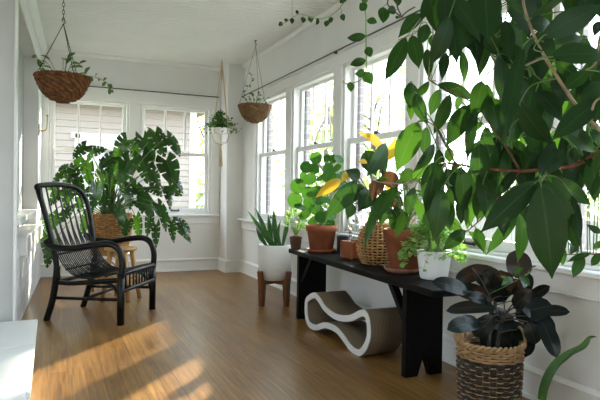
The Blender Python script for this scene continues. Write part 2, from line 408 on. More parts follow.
g1 = N(nt, 'ShaderNodeMapRange'); L(ng.outputs['Fac'], g1.inputs['Value']); g1.inputs['From Min'].default_value = .3; g1.inputs['From Max'].default_value = .7; g1.inputs['To Min'].default_value = .5; g1.inputs['To Max'].default_value = 1.3
g2 = N(nt, 'ShaderNodeMapRange'); L(wv.outputs['Fac'], g2.inputs['Value']); g2.inputs['To Min'].default_value = .9; g2.inputs['To Max'].default_value = 1.06
mm = N(nt, 'ShaderNodeMath', operation='MULTIPLY'); L(g1.outputs[0], mm.inputs[0]); L(g2.outputs[0], mm.inputs[1])
vm = N(nt, 'ShaderNodeVectorMath', operation='SCALE'); L(br.outputs['Color'], vm.inputs[0]); L(mm.outputs[0], vm.inputs['Scale']); L(vm.outputs[0], b.inputs['Base Color'])
rr = N(nt, 'ShaderNodeMapRange'); L(ng.outputs['Fac'], rr.inputs['Value']); rr.inputs['To Min'].default_value = .26; rr.inputs['To Max'].default_value = .42; L(rr.outputs[0], b.inputs['Roughness']); b.inputs['Specular IOR Level'].default_value = .38
bp = N(nt, 'ShaderNodeBump'); bp.inputs['Strength'].default_value = .12; bp.inputs['Distance'].default_value = .004; L(mm.outputs[0], bp.inputs['Height']); L(bp.outputs['Normal'], b.inputs['Normal'])
M['floor'] = m

def brickmat(name, c1, c2, mortar, strength, scale=1):
    m, nt, b = nmat(name); L = nt.links.new
    tc = N(nt, 'ShaderNodeTexCoord'); sp = N(nt, 'ShaderNodeSeparateXYZ'); cb = N(nt, 'ShaderNodeCombineXYZ'); ad = N(nt, 'ShaderNodeMath', operation='ADD')
    L(tc.outputs['Object'], sp.inputs[0]); L(sp.outputs['X'], ad.inputs[0]); L(sp.outputs['Y'], ad.inputs[1]); L(ad.outputs[0], cb.inputs['X']); L(sp.outputs['Z'], cb.inputs['Y'])
    br = N(nt, 'ShaderNodeTexBrick'); br.inputs['Scale'].default_value = scale; br.inputs['Brick Width'].default_value = .215; br.inputs['Row Height'].default_value = .075; br.inputs['Mortar Size'].default_value = .008
    br.inputs['Color1'].default_value = rgb(c1); br.inputs['Color2'].default_value = rgb(c2); br.inputs['Mortar'].default_value = rgb(mortar); L(cb.outputs[0], br.inputs['Vector'])
    L(br.outputs['Color'], b.inputs['Base Color']); b.inputs['Roughness'].default_value = .6
    bp = N(nt, 'ShaderNodeBump'); bp.inputs['Strength'].default_value = strength; bp.inputs['Distance'].default_value = .012; bp.invert = True
    L(br.outputs['Fac'], bp.inputs['Height']); L(bp.outputs['Normal'], b.inputs['Normal'])
    return m
M['wbrick'] = brickmat('white painted brick', (.74, .745, .755), (.78, .785, .79), (.7, .705, .715), .9)
M['rbrick'] = brickmat('purplish brown brick', (.24, .2, .205), (.32, .27, .275), (.4, .38, .38), .8)

# corrugated cardboard: layered edges seen from outside
m, nt, b = nmat('corrugated cardboard'); L = nt.links.new
tc = N(nt, 'ShaderNodeTexCoord'); wv = N(nt, 'ShaderNodeTexWave', wave_type='BANDS', bands_direction='X'); wv.inputs['Scale'].default_value = 30; wv.inputs['Distortion'].default_value = 1.5; wv.inputs['Detail'].default_value = 2
L(tc.outputs['Object'], wv.inputs['Vector']); cr = N(nt, 'ShaderNodeValToRGB'); cr.color_ramp.elements[0].color = rgb((.07, .048, .03)); cr.color_ramp.elements[1].color = rgb((.22, .16, .1))
L(wv.outputs['Fac'], cr.inputs['Fac']); L(cr.outputs['Color'], b.inputs['Base Color']); b.inputs['Roughness'].default_value = .9
M['card'] = m
# ---------------------------------------------------------------- the room
XR, YB, ZC, YF = 2.3525, 7.49, 2.783, -1.4
XD = -1.0
struct('floor', MB().box(-1.2, 2.75, YF-.3, YB+.3, -.12, 0), M['floor'])
# beadboard ceiling: grooves run across the room
mb = MB(); p = .058; y = YF-.3; prof = []
while y < YB+.1:
    prof += [(y, ZC), (y+p-.026, ZC), (y+p-.022, ZC+.02), (y+p-.008, ZC+.02), (y+p-.001, ZC)]
    y += p
prof += [(YB+.3, ZC), (YB+.3, ZC+.1), (YF-.3, ZC+.1)]
mb.prism(prof, lambda u, w, d: (d, u, w), -1.2, 2.75)
struct('ceiling', mb, M['ceil'])

# ---- right wall (x = XR) with six sash windows
WIN_R = [6.14, 5.005, 3.87, 2.735, 1.6, .465]
HW = .485; SILL = .70; HEAD = 2.215; XG = XR+.075; XO = XR+.14
mb = MB()
mb.box(XR, XO, YF-.3, YB+.14, 0, SILL)
mb.box(XR, XO, YF-.3, YB+.14, HEAD, ZC+.05)
edges = [YB+.14] + [e for c in WIN_R for e in (c+HW, c-HW)] + [YF-.3]
for i in range(0, len(edges), 2): mb.box(XR, XO, edges[i+1], edges[i], SILL, HEAD)
struct('wall_right', mb, M['white'])
# brick skin outside, seen through the panes as the window reveals
mb = MB(); XB0, XB1 = XO+.005, XO+.045
mb.box(XB0, XB1, YF-.3, YB+.14, -.6, SILL-.02); mb.box(XB0, XB1, YF-.3, YB+.14, HEAD+.02, ZC+.3)
for i in range(0, len(edges), 2): mb.box(XB0, XB1, edges[i+1]-.05, edges[i]+.05, SILL-.02, HEAD+.02)
struct('trim_brick_right', mb, M['rbrick'])
def sash_window(name, axis, c, plane, hw, z0, z1, rail, sgn, thirds=2, latch=True):
    """double-hung window: axis 'x' lies in a wall of constant x (centre y=c), axis 'y' in a wall of constant y"""
    def bx(mb, a0, a1, d0, d1, z0_, z1_):
        d0, d1 = sorted((plane+sgn*d0, plane+sgn*d1))
        if axis == 'x': mb.box(d0, d1, a0, a1, z0_, z1_, bev=.004)
        else: mb.box(a0, a1, d0, d1, z0_, z1_, bev=.004)
    def pane(name, a0, a1, d, z0_, z1_, par):
        m = MB(); bb = plane+sgn*d
        if axis == 'x': m.box(bb-.002, bb+.002, a0, a1, z0_, z1_)
        else: m.box(a0, a1, bb-.002, bb+.002, z0_, z1_)
        m.build(name, M['glass'], par)
    w = MB(); j = .028
    bx(w, c-hw, c-hw+j, .0, .11, z0, z1); bx(w, c+hw-j, c+hw, .0, .11, z0, z1); bx(w, c-hw+j, c+hw-j, .0, .11, z1-j, z1); bx(w, c-hw+j, c+hw-j, .0, .11, z0, z0+.02)
    root = struct(name, w, M['trim'])
    a0, a1 = c-hw+j, c+hw-j; st = .042
    u = MB()                                  # upper sash, outer track
    bx(u, a0, a0+st, .075, .105, rail-.045, z1-j); bx(u, a1-st, a1, .075, .105, rail-.045, z1-j)
    bx(u, a0+st, a1-st, .075, .105, z1-j-.028, z1-j); bx(u, a0+st, a1-st, .075, .105, rail-.045, rail)
    us = u.build('upper_sash', M['trim'], root)
    for k in range(1, thirds+1):
        q = a0+st+(a1-a0-2*st)*k/(thirds+1); m_ = MB(); bx(m_, q-.0115, q+.0115, .076, .102, rail, z1-j-.028); m_.build('muntin', M['trim'], us)
    pane('pane', a0+st, a1-st, .09, rail, z1-j-.028, us)
    l = MB()                                  # lower sash, inner track
    bx(l, a0, a0+st, .04, .072, z0+.02, rail); bx(l, a1-st, a1, .04, .072, z0+.02, rail)
    bx(l, a0+st, a1-st, .04, .072, z0+.02, z0+.085); bx(l, a0+st, a1-st, .04, .072, rail-.05, rail)
    ls = l.build('lower_sash', M['trim'], root); pane('pane', a0+st, a1-st, .056, z0+.085, rail-.05, ls)
    k = MB(); bx(k, c-.03, c+.03, .035, .07, rail, rail+.014); bx(k, c-.008, c+.018, .03, .055, rail+.014, rail+.026)
    k.build('sash_lock', M['steel'], root)
    k = MB(); bx(k, c-.05, c+.05, .022, .04, z0+.04, z0+.055); bx(k, c-.055, c-.042, .022, .04, z0+.036, z0+.064); bx(k, c+.042, c+.055, .022, .04, z0+.036, z0+.064)
    k.build('sash_lift', M['steel'], root)
    return root
for i, c in enumerate(WIN_R): sash_window('window_%d' % (i+1), 'x', c, XR, HW, SILL+.03, HEAD, 1.565, 1)
# casings, stool, apron, head board
mb = MB()
mb.box(XR-.018, XR, YF, 6.14+HW+.11, HEAD, HEAD+.11, bev=.004)
mb.box(XR-.03, XR, YF, 6.14+HW+.125, HEAD+.11, HEAD+.13, bev=.004)
for i in range(0, len(edges), 2):
    a, bb = edges[i+1], edges[i]
    if i == 0: bb = a+.1
    if i == len(edges)-2: a = bb-.1
    mb.box(XR-.018, XR, a+.004, bb-.004, SILL+.03, HEAD, bev=.004)
struct('trim_casing_right', mb, M['trim'])
mb = MB(); mb.box(XR-.075, XR+.04, YF, YB-.33, SILL, SILL+.03, bev=.006); mb.box(XR-.02, XR, YF, YB-.33, SILL-.1, SILL, bev=.004); mb.box(XR-.028, XR, YF, YB-.33, SILL-.112, SILL-.1, bev=.003)
struct('trim_sill_right', mb, M['trim'])
def baseboard(name, a, bb, nrm):
    a = V(a); bb = V(bb); t = (bb-a); Ln = t.length; t.normalize(); nrm = V(nrm)
    def T(u, w, d): return a+t*d+nrm*u+V((0, 0, w))
    mb = MB(); mb.prism([(0, 0), (.026, 0), (.026, .018), (.018, .026), (.018, .135), (.03, .14), (.032, .152), (.012, .168), (0, .17)], T, 0, Ln)
    return struct(name, mb, M['trim'])
baseboard('baseboard_right', (XR, YF, 0), (XR, 7.16, 0), (-1, 0, 0))

# ---- corner column
struct('trim_column', MB().box(2.128, XR+.02, 7.165, YB+.02, 0, ZC+.03, bev=.006), M['white'])
baseboard('baseboard_column', (2.128-.018, 7.165, 0), (XR, 7.165, 0), (0, -1, 0))
baseboard('baseboard_column_side', (2.128, 7.165, 0), (2.128, YB, 0), (-1, 0, 0))

# ---- back wall (y = YB) with two sash windows
mb = MB(); BS, BH = .735, 2.215; CL, CR, HB = .435, 1.52, .47
mb.box(-.6, XR+.3, YB, YB+.14, 0, BS); mb.box(-.6, XR+.3, YB, YB+.14, BH, ZC+.05)
mb.box(-.6, CL-HB, YB, YB+.14, BS, BH); mb.box(CL+HB, CR-HB, YB, YB+.14, BS, BH); mb.box(CR+HB, XR+.3, YB, YB+.14, BS, BH)
struct('wall_back', mb, M['white'])
sash_window('window_7', 'y', CL, YB, HB, BS+.03, BH, 1.6, 1)
sash_window('window_8', 'y', CR, YB, HB, BS+.03, BH, 1.6, 1)
mb = MB(); xe = 2.12
mb.box(-.13, xe, YB-.018, YB, BH, BH+.15, bev=.004); mb.box(-.13, xe, YB-.032, YB, BH+.15, BH+.172, bev=.004)
mb.box(-.13, CL-HB-.004, YB-.018, YB, BS+.03, BH, bev=.004); mb.box(CL+HB+.004, CR-HB-.004, YB-.018, YB, BS+.03, BH, bev=.004); mb.box(CR+HB+.004, xe, YB-.018, YB, BS+.03, BH, bev=.004)
struct('trim_casing_back', mb, M['trim'])
mb = MB(); mb.box(-.13, xe, YB-.07, YB+.04, BS, BS+.03, bev=.006); mb.box(-.13, xe, YB-.02, YB, BS-.1, BS, bev=.004)
struct('trim_sill_back', mb, M['trim'])
baseboard('baseboard_back', (-.13, YB, 0), (2.128, YB, 0), (0, -1, 0))
# cove strips where walls meet the ceiling
mb = MB()
def cove(a, bb, nrm):
    a = V(a); bb = V(bb); t = (bb-a); Ln = t.length; t.normalize(); nrm = V(nrm)
    mb.prism([(0, 0), (0, -.04), (.012, -.036), (.03, -.016), (.036, -.004), (.036, 0)], lambda u, w, d: a+t*d+nrm*u+V((0, 0, w)), 0, Ln)
cove((XR, YF, ZC), (XR, 7.165, ZC), (-1, 0, 0)); cove((-.13, YB, ZC), (2.128, YB, ZC), (0, -1, 0))
struct('trim_cove', mb, M['trim'])

# ---- left wall: white painted brick below a stone ledge, blocked-up opening above
A0 = V((-.245, 4.49, 0)); A1 = V((-.118, YB, 0)); T1 = (A1-A0).normalized(); N1 = V((T1.y, -T1.x, 0)); LL = (A1-A0).length+.05
ML = Matrix(((T1.x, N1.x, 0, A0.x), (T1.y, N1.y, 0, A0.y), (0, 0, 1, 0), (0, 0, 0, 1)))   # local x along the wall, y into the room
mb = MB()
mb.box(0, LL, -.3, 0, -.02, .62, M=ML)
struct('wall_left_brick', mb, M['wbrick']); mb = MB()
mb.box(0, .16, -.3, -.02, .62, ZC+.05, M=ML); mb.box(2.2, LL, -.3, 0, .62, ZC+.05, M=ML)
mb.box(.16, 2.2, -.3, -.0, 2.5, ZC+.05, M=ML)
struct('wall_left', mb, M['white'])
struct('trim_left_panel', MB().box(.16, 2.2, -.22, -.13, .62, 2.5, M=ML), M['grey'])
struct('trim_left_ledge', MB().box(.42, LL-.1, -.12, .055, .54, .70, M=ML, bev=.008), M['trim'])
mb = MB(); mb.box(.1, 2.3, 0, .016, 2.46, 2.6, M=ML, bev=.004); mb.box(2.2, 2.32, 0, .016, .86, 2.46, M=ML, bev=.004); mb.box(.16, 2.2, -.13, .02, .80, .86, M=ML, bev=.004)
struct('trim_casing_left', mb, M['trim'])
mb = MB(); mb.prism([(0, 0), (0, -.07), (.015, -.066), (.05, -.025), (.06, 0)], lambda u, w, d: ML @ V((d, u, ZC+w)), 0, LL-.05); struct('trim_cove_left', mb, M['trim'])
# pier beside the wide opening, raised white threshold
struct('wall_pier', MB().box(XD-.2, -.247, 4.49, 4.62, 0, ZC+.03), M['pier'])
struct('trim_pier_corner', MB().box(-.252, -.232, 4.47, 4.63, 0, ZC, bev=.004), M['trim'])
mb = MB(); mb.box(XD-.1, -.1, YF, 4.44, 0, .095); mb.box(XD-.1, -.085, YF, 3.72, .095, .13, bev=.006); mb.box(XD-.1, -.085, 3.725, 4.47, .095, .13, bev=.006)
struct('trim_threshold', mb, M['trim'])
mb = MB(); ALCOVE_FILL = [(2.2, 3.3)]
mb.box(XD-.2, XD, YF-.3, 4.49, 0, .9); mb.box(XD-.2, XD, YF-.3, 4.49, 2.3, ZC+.03); mb.box(XD-.2, XD, YF-.3, 2.2, .9, 2.3); mb.box(XD-.2, XD, 3.3, 4.49, .9, 2.3)
struct('wall_left_alcove', mb, M['white'])
for i, (a_, b_) in enumerate(ALCOVE_FILL): sash_window('window_%d' % (11+i), 'x', (a_+b_)/2, XD, (b_-a_)/2, .9, 2.3, 1.56, -1)  # unseen sash window, added to throw fill light across the room
mb = MB(); FRONT_FILL = [(.75, 1.6)]
mb.box(-1.2, 2.5, YF-.14, YF, 0, .9); mb.box(-1.2, 2.5, YF-.14, YF, 2.2, ZC+.05); mb.box(-1.2, .75, YF-.14, YF, .9, 2.2); mb.box(1.6, 2.5, YF-.14, YF, .9, 2.2)
struct('wall_front', mb, M['white'])
for i, (a_, b_) in enumerate(FRONT_FILL): sash_window('window_%d' % (12+i), 'y', (a_+b_)/2, YF, (b_-a_)/2, .9, 2.2, 1.56, -1)  # unseen window behind the camera, added as frontal fill light

# ---- rods
t = thing('curtain_rod', (1.0, YB-.05, 2.372), 'thin dark metal rod along the wall above the two end windows', 'curtain rod', 'curtain rods')
MB().tube([(-.1, YB-.05, 2.372), (2.09, YB-.05, 2.372)], .0065, 8).build('rod', M['steel'], t)
for x in (-.06, .98, 2.05): MB().box(x-.006, x+.006, YB-.056, YB-.033, 2.366, 2.38).build('bracket', M['steel'], t)
t = thing('curtain_rod', (XR-.05, 3., 2.345), 'long thin dark rod above the row of windows facing the bench', 'curtain rod', 'curtain rods')
MB().tube([(XR-.05, YF+.1, 2.345), (XR-.05, 7.1, 2.345)], .0065, 8).build('rod', M['steel'], t)
for y in (.2, 2.17, 4.43, 6.75): MB().box(XR-.056, XR-.03, y-.006, y+.006, 2.325, 2.351).build('bracket', M['steel'], t)
# ---- brass hook
hy = 6.72; hx = (A0+T1*((hy-4.49)/T1.y)).x
t = thing('wall_hook', (hx, hy, 1.72), 'small brass J-shaped hook on the white wall beside the end window', 'hook')
MB().box(hx-.01, hx+.03, hy-.018, hy+.018, 1.665, 1.79, bev=.003).build('back_plate', M['brass'], t)
MB().tube(crom([(hx+.008, hy, 1.72), (hx+.05, hy, 1.715), (hx+.088, hy, 1.73), (hx+.1, hy, 1.77), (hx+.1, hy, 1.88)], 5), .007, 8).build('arm', M['brass'], t)
MB().lathe((hx+.1, hy, 1.875), [(.002, 0), (.012, .004), (.014, .012), (.008, .022), (.001, .024)], 12).build('finial', M['brass'], t)
# ---------------------------------------------------------------- rattan armchair
CU = V((.845, -.535, 0)).normalized(); CV = V((.535, .845, 0)).normalized(); CC = V((.395, 5.07, 0))
def ch(u, v, z): return CC+CU*u+CV*v+V((0, 0, z))
t = thing('rattan_armchair', CC, 'black lacquered rattan armchair with a high fanned back and looping arms', 'armchair')
HWF = .312
for s in (-1, 1):
    v = s*HWF
    MB().tube([ch(.335, v, 0), ch(.335, v, .2), ch(.333, v, .42)], [.03, .03, .028], 12).build('leg', M['black'], t)
    MB().tube(crom([ch(-.325, s*.285, 0), ch(-.27, s*.285, .18), ch(-.235, s*.295, .36), ch(-.225, s*.30, .45)], 5), .027, 12).build('leg', M['black'], t)
    # arm loop: rises from the front leg, runs back and hooks onto the back post
    arm = crom([ch(.335, v, .36), ch(.345, v, .5), ch(.315, v, .60), ch(.24, v*1.02, .645), ch(.1, v*1.05, .635), ch(-.08, v*1.08, .605), ch(-.24, v*1.08, .615), ch(-.31, v*1.02, .645), ch(-.30, v*.9, .66)], 6)
    MB().tube(arm, .026, 10).build('arm', M['black'], t)
    r = MB(); r.tube(crom([ch(.33, v*.97, .36), ch(.1, v*.96, .335), ch(-.12, v*.93, .315), ch(-.26, v*.9, .32)], 5), .02, 8); r.build('side_rail', M['black'], t)
    MB().tube(crom([ch(.325, v*.96, .17), ch(.3, v*.96, .26), ch(.22, v*.96, .33), ch(.1, v*.95, .325)], 5), .014, 8).build('brace', M['black'], t)
    MB().tube([ch(.33, v*.98, .2), ch(-.268, s*.285, .19)], .014, 8).build('stretcher', M['black'], t)
MB().tube([ch(.02, -.298, .195), ch(.02, .298, .195)], .013, 8).build('stretcher', M['black'], t)
MB().tube([ch(-.26, -.29, .31), ch(-.26, .29, .31)], .016, 8).build('rear_rail', M['black'], t)
# front apron: two rails with short spindles
for z in (.41, .275): MB().tube(crom([ch(.335, -HWF, z-.01), ch(.37, -.2, z+.005), ch(.375, .2, z+.005), ch(.335, HWF, z-.01)], 5), .017, 8).build('front_rail', M['black'], t)
for k in range(11):
    v = -HWF+.05+(2*HWF-.1)*k/10; uu = .372-.035*(abs(v)/HWF)**3
    MB().tube([ch(uu, v, .27), ch(uu, v, .41)], .008, 6).build('spindle', M['black'], t)
# back hoop
hoop = crom([ch(-.215, -.30, .34), ch(-.245, -.315, .6), ch(-.315, -.34, .9), ch(-.36, -.35, 1.06), ch(-.385, -.31, 1.105), ch(-.395, 0, 1.12), ch(-.37, .24, 1.085), ch(-.33, .335, .97), ch(-.275, .33, .75), ch(-.225, .31, .5), ch(-.215, .295, .34)], 8)
MB().tube(hoop, .023, 10).build('back_hoop', M['black'], t)
# bundles of rods: spread over seat and lower back, gathered above
def hooptop(v):
    best = min(hoop, key=lambda q: abs((q-CC).dot(CV)-v) - (q.z*.6)); return best
rods = MB(); nb = 8
for g in range(nb):
    gv = -.27+.54*g/(nb-1); topp = hooptop(gv)
    for k in (-1, 0, 1):
        v0 = gv*1.06+k*.026
        pts = crom([ch(.36, v0, .425), ch(.22, v0, .398), ch(.08, v0, .365), ch(-.05, v0, .375), ch(-.15, v0, .45), ch(-.225, v0*1.02, .58), ch(-.285, lerp(v0, gv, .6)*1.08, .72), ch(-.325, gv*1.12+k*.004, .86), topp+CV*(k*.004)], 5)
        rods.tube(pts, .0052, 5)
rods.build('seat_back_rods', M['black'], t)
for g in range(4):
    zz = (.395, .37, .44, .56)[g]; uu = (.2, .05, -.14, -.215)[g]
    MB().tube([ch(uu, -.31, zz-.012), ch(uu, .31, zz-.012)], .008, 6).build('cross_rod', M['black'], t)

# ---------------------------------------------------------------- wooden stool
c = V((.628, 5.72, 0))
t = thing('wooden_stool', c, 'low round stool of pale golden wood behind the black armchair', 'stool')
MB().lathe(c, [(.001, .485), (.12, .483), (.15, .488), (.157, .5), (.155, .513), (.146, .518), (.1, .514), (.001, .512)], 40).build('seat', M['stool'], t)
feet = [(-.178, -.076), (.047, -.2), (.185, .02), (-.02, .2)]
for x, y in feet:
    f = c+V((x, y, 0)); h = c+V((x*.55, y*.55, .49))
    MB().tube([f, f.lerp(h, .5), h], [.02, .026, .024], 10).build('leg', M['stool'], t)
for i in range(4):
    a, b_ = feet[i], feet[(i+1) % 4]; k = 1-.45*.42
    MB().tube([c+V((a[0]*k, a[1]*k, .2)), c+V((b_[0]*k, b_[1]*k, .2))], .01, 8).build('stretcher', M['stool'], t)

# ---------------------------------------------------------------- bench
B0 = V((1.80, 2.33, 0)); B1 = V((1.915, 4.52, 0)); BT = (B1-B0).normalized(); BN = V((BT.y, -BT.x, 0)); BL = (B1-B0).length
MBn = Matrix(((BT.x, BN.x, 0, B0.x), (BT.y, BN.y, 0, B0.y), (0, 0, 1, 0), (0, 0, 0, 1)))
BW = .35; BZ = .585
t = thing('wooden_bench', MBn @ V((BL/2, BW/2, 0)), 'long black stained wooden bench under the windows carrying a row of pots', 'bench')
MB().box(0, BL, 0, BW, BZ-.038, BZ, M=MBn, bev=.004).build('seat', M['bench'], t)
for x0, sg in ((.385, 1), (BL-.20, -1)):
    lg = MB(); w0, w1 = (.085, BW-.01) if sg > 0 else (.025, BW-.07); cc = (w0+w1)/2
    lg.prism([(w0, 0), (w0, BZ-.039), (w1, BZ-.039), (w1, 0), (cc+.045, 0), (cc, .13), (cc-.045, 0)], lambda u, w, d: MBn @ V((d, u, w)), x0, x0+.045)
    lg.build('leg', M['bench'], t)
    br = MB(); a = x0+(.045 if sg > 0 else 0)
    br.prism([(a-.002*sg, BZ-.25), (a-.002*sg, BZ-.31), (a+sg*.24, BZ-.039), (a+sg*.19, BZ-.039)] if sg > 0 else [(a+sg*.19, BZ-.039), (a+sg*.24, BZ-.039), (a-.002*sg, BZ-.31), (a-.002*sg, BZ-.25)], lambda u, w, d: MBn @ V((u, d, w)), w0+.02, w0+.065)
    br.build('brace', M['bench'], t)
ap = MB(); ap.box(.43, BL-.20, .16, .185, BZ-.09, BZ-.038, M=MBn); ap.build('stretcher', M['bench'], t)

# ---------------------------------------------------------------- cat scratcher
px = [(304.7, 305), (306.5, 298), (313.7, 293.5), (319, 298), (325, 307), (336, 315), (349, 316.2), (360.6, 311), (366.5, 313.5), (369.6, 323), (370, 339), (365.5, 352), (358.5, 357.6), (350, 352), (342, 341), (335, 333.2), (325, 329.3), (315.6, 331.5), (308, 327), (305, 317)]
XS = 1.865
def on_x(x, y):
    d = _f+_r*((x-300)/FPX)-_u*((y-200)/FPX); q = EYE+d*(XS/d.x); return V((q.y, q.z, 0))
outl = [on_x(*q) for q in px]; mz = min(q.y for q in outl); outl = [V((q.x, q.y-mz, 0)) for q in outl]
ol = crom(outl, 5, closed=True); m_ = len(ol)
ar = sum(ol[i].x*ol[(i+1) % m_].y-ol[(i+1) % m_].x*ol[i].y for i in range(m_))
if ar < 0: ol = ol[::-1]
def inset(P, d):
    out = []; m = len(P)
    for i in range(m):
        tt = (P[(i+2) % m]-P[i-2]).normalized(); out.append(P[i]+V((-tt.y, tt.x, 0))*d)
    return out
il = inset(ol, .043)
def ringsolid(mb, o, i, x0, x1, mi=0):
    n = len(mb.v); m = len(o)
    for P, x in ((o, x0), (i, x0), (o, x1), (i, x1)):
        for q in P: mb.v.append(V((x, q.x, q.y)))
    for k in range(m):
        l = (k+1) % m
        mb.face((n+k, n+m+k, n+m+l, n+l), None, False, mi); mb.face((n+2*m+k, n+2*m+l, n+3*m+l, n+3*m+k), None, False, mi)
        mb.face((n+k, n+l, n+2*m+l, n+2*m+k), None, True, mi); mb.face((n+m+k, n+3*m+k, n+3*m+l, n+m+l), None, True, mi)
t = thing('cat_scratcher', (2.0, 3.55, 0), 'wave-shaped cardboard cat scratcher lounge with white edges under the black bench', 'cat scratcher')
q = MB(); ringsolid(q, ol, il, XS+.008, XS+.262); q.build('cardboard_body', M['card'], t)
for x in (XS, XS+.262):
    q = MB(); ringsolid(q, ol, il, x, x+.008); q.build('side_panel', M['laminate'], t)
# ---------------------------------------------------------------- pots and plants
def toward(p, mixv=(0, 0, .6), j=.5):
    """a blade normal: half towards the camera, half upward, with scatter"""
    return (EYE-V(p)).normalized()*.9+V(mixv)+rnd(j)
def pot(t, c, r_top, r_bot, h, mat, rim=.0, soil_at=.02, name='pot', seg=40, rimh=.04):
    pr = [(r_bot*.9, 0), (r_bot, .006)]
    if rim: pr += [(lerp(r_bot, r_top-rim, .97), h-rimh-.002), (r_top, h-rimh), (r_top+.002, h-.004), (r_top-.004, h), (r_top-.014, h), (r_top-.016, h-soil_at-.02)]
    else: pr += [(lerp(r_bot, r_top, .5), h*.5), (r_top, h-.006), (r_top-.003, h), (r_top-.009, h), (r_top-.011, h-soil_at-.02)]
    MB().lathe(c, pr, seg, caps=True).build(name, M[mat], t)
    MB().lathe(V(c), [(.001, h-soil_at+.004), (r_top*.5, h-soil_at+.006), (r_top-.012, h-soil_at-.002), (r_top-.014, h-soil_at-.03)], 24, caps=False).build('soil', M['soil'], t)
def saucer(t, c, r, h, mat='terra'):
    MB().lathe(c, [(r*.86, 0), (r*.97, h*.5), (r, h), (r-.008, h), (r*.84, .006), (.001, .005)], 36).build('saucer', M[mat], t)

# ---- snake plant on its stand
c = V((1.975, 5.0, 0)); rp = .155; pz = .235; RA = math.radians(248.4-45)
t = thing('plant_stand', c, 'walnut four-legged stand holding the smooth white planter in the corner', 'plant stand')
for k in range(4):
    Mx = Matrix.Translation(c) @ Matrix.Rotation(RA+k*PI/2, 4, 'Z'); q = MB()
    q.prism([(.15, 0), (.182, 0), (.193, .2), (.208, .33), (.178, .335), (.164, .27), (.152, .232), (.135, .205)], lambda u, w, d_: Mx @ V((u, d_, w)), -.024, .024)
    q.build('leg', M['walnut'], t)
for k in range(2):
    q = MB(); Mx = Matrix.Translation(c) @ Matrix.Rotation(RA+k*PI/2, 4, 'Z'); q.box(-.142, .142, -.017, .017, .2, pz-.001, M=Mx); q.build('cross_bar', M['walnut'], t)
t = thing('potted_snake_plant', c+V((0, 0, pz)), 'snake plant with upright sword leaves in a smooth white planter on the walnut stand', 'potted plant')
cb = c+V((0, 0, pz)); hp0 = .34
MB().lathe(cb, [(.1, 0), (.118, .006), (.138, .06), (.151, .085), (rp, .095), (rp+.004, hp0-.005), (rp+.002, hp0), (rp-.008, hp0), (rp-.01, hp0-.05)], 48).build('pot', M['ceramic'], t)
MB().lathe(cb, [(.001, hp0-.015), (rp-.011, hp0-.018), (rp-.011, hp0-.04)], 24, caps=False).build('soil', M['soil'], t)
sl = [(-.04, 0, 247.5, 210.5, 11), (-.03, .03, 255, 207.5, 12), (-.08, -.02, 256, 227, 13), (.0, -.05, 262, 222, 14), (.02, .02, 273.5, 207.5, 13), (.0, .06, 268, 214, 12), (.05, -.04, 272, 222, 12), (.05, .03, 281, 220, 11), (.08, 0, 289, 216, 12), (.02, -.07, 279, 229, 11)]
for dx, dy, tx, ty, w in sl:
    b_ = cb+V((dx, dy, hp0-.02)); D = (c+V((dx*2, dy*2, 0))-EYE).dot(_f); tip = at(tx, ty, D)
    q = MB(); leaf(q, b_, tip, w*D/FPX*.4, toward(b_, (0, 0, 0), .6), prof_sword, arch=random.uniform(.02, .09), fold=.35, n=12, wave=.08); q.build('leaf', M['l_snk'], t)

# ---- things on the bench
BZT = BZ+.0005
def foliage_cloud(mb, c, rx, ry, rz, n, size, prof=prof_ell, w=.6, stems=None, root=None, j=1., lower=-.2):
    for k in range(n):
        d = rnd(1.)
        while d.length > 1 or d.z < lower: d = rnd(1.)
        d = d.normalized()*d.length**.45
        p = V(c)+V((d.x*rx, d.y*ry, d.z*rz)); s = size*random.uniform(.7, 1.25)
        ax = (d+V((0, 0, .2))+rnd(.7)*j).normalized()
        leaf(mb, p, p+ax*s, s*w, V((0, 0, 1))+rnd(.8), prof, arch=.06, fold=.2, n=4, m=1)
        if stems is not None and k % 2 == 0: stems.tube(stalk(root, p, lift=.06, n=4), .0016, 4, cap=False)

c = V((1.945, 4.43, BZT))
t = thing('potted_seedling', c, 'small brown clay pot with pale feathery sprigs at the far end of the bench', 'potted plant')
pot(t, c, .055, .042, .115, 'brownpot', seg=28)
fo, st = MB(), MB(); foliage_cloud(fo, c+V((-.01, 0, .22)), .08, .08, .13, 90, .045, root=c+V((0, 0, .1)), stems=st)
st.build('stem', M['stemp'], t); fo.build('foliage', M['l_lite'], t)

c = V((2.07, 4.18, BZT)); CP = c
t = thing('potted_pilea', c, 'bushy plant of round coin-shaped leaves in a terracotta pot on a terracotta saucer', 'potted plant')
saucer(t, c, .125, .026); cz = c+V((0, 0, .007))
pot(t, cz, .132, .095, .22, 'terra', rim=.01, rimh=.05)
st, fo = MB(), MB(); crown = c+V((0, 0, .21))
pil = [(316, 158, 12), (306, 167, 12), (314, 169, 11), (329, 176, 14), (310, 179, 13), (321, 178, 11), (298, 186, 15), (295, 200, 15), (345, 174, 11), (339, 159, 10), (333, 159, 9), (327, 158, 8), (328, 168, 11), (308, 193, 13), (316, 190, 12), (305, 214, 14), (316, 209, 13), (338, 178, 10), (300, 207, 12), (325, 190, 12), (333, 186, 11), (341, 186, 11), (346, 182, 10), (325, 200, 12), (313, 221, 12), (331, 214, 12), (326, 236, 12), (342, 198, 10), (335, 206, 12), (303, 176, 10), (349, 190, 10), (321, 217, 12), (337, 168, 10), (309, 203, 12), (318, 199, 13), (330, 224, 10)]
for x, y, s in pil:
    D = random.uniform(4.45, 4.85); p = at(x, y, D); r = s*D/FPX*.53
    if p.x > XR-.09: p.x = XR-.09
    disc_leaf(fo, p, toward(p, (0, 0, .5), .55), r); st.tube(stalk(crown+rnd(.02), p, lift=.12, n=6), .0022, 4, cap=False)
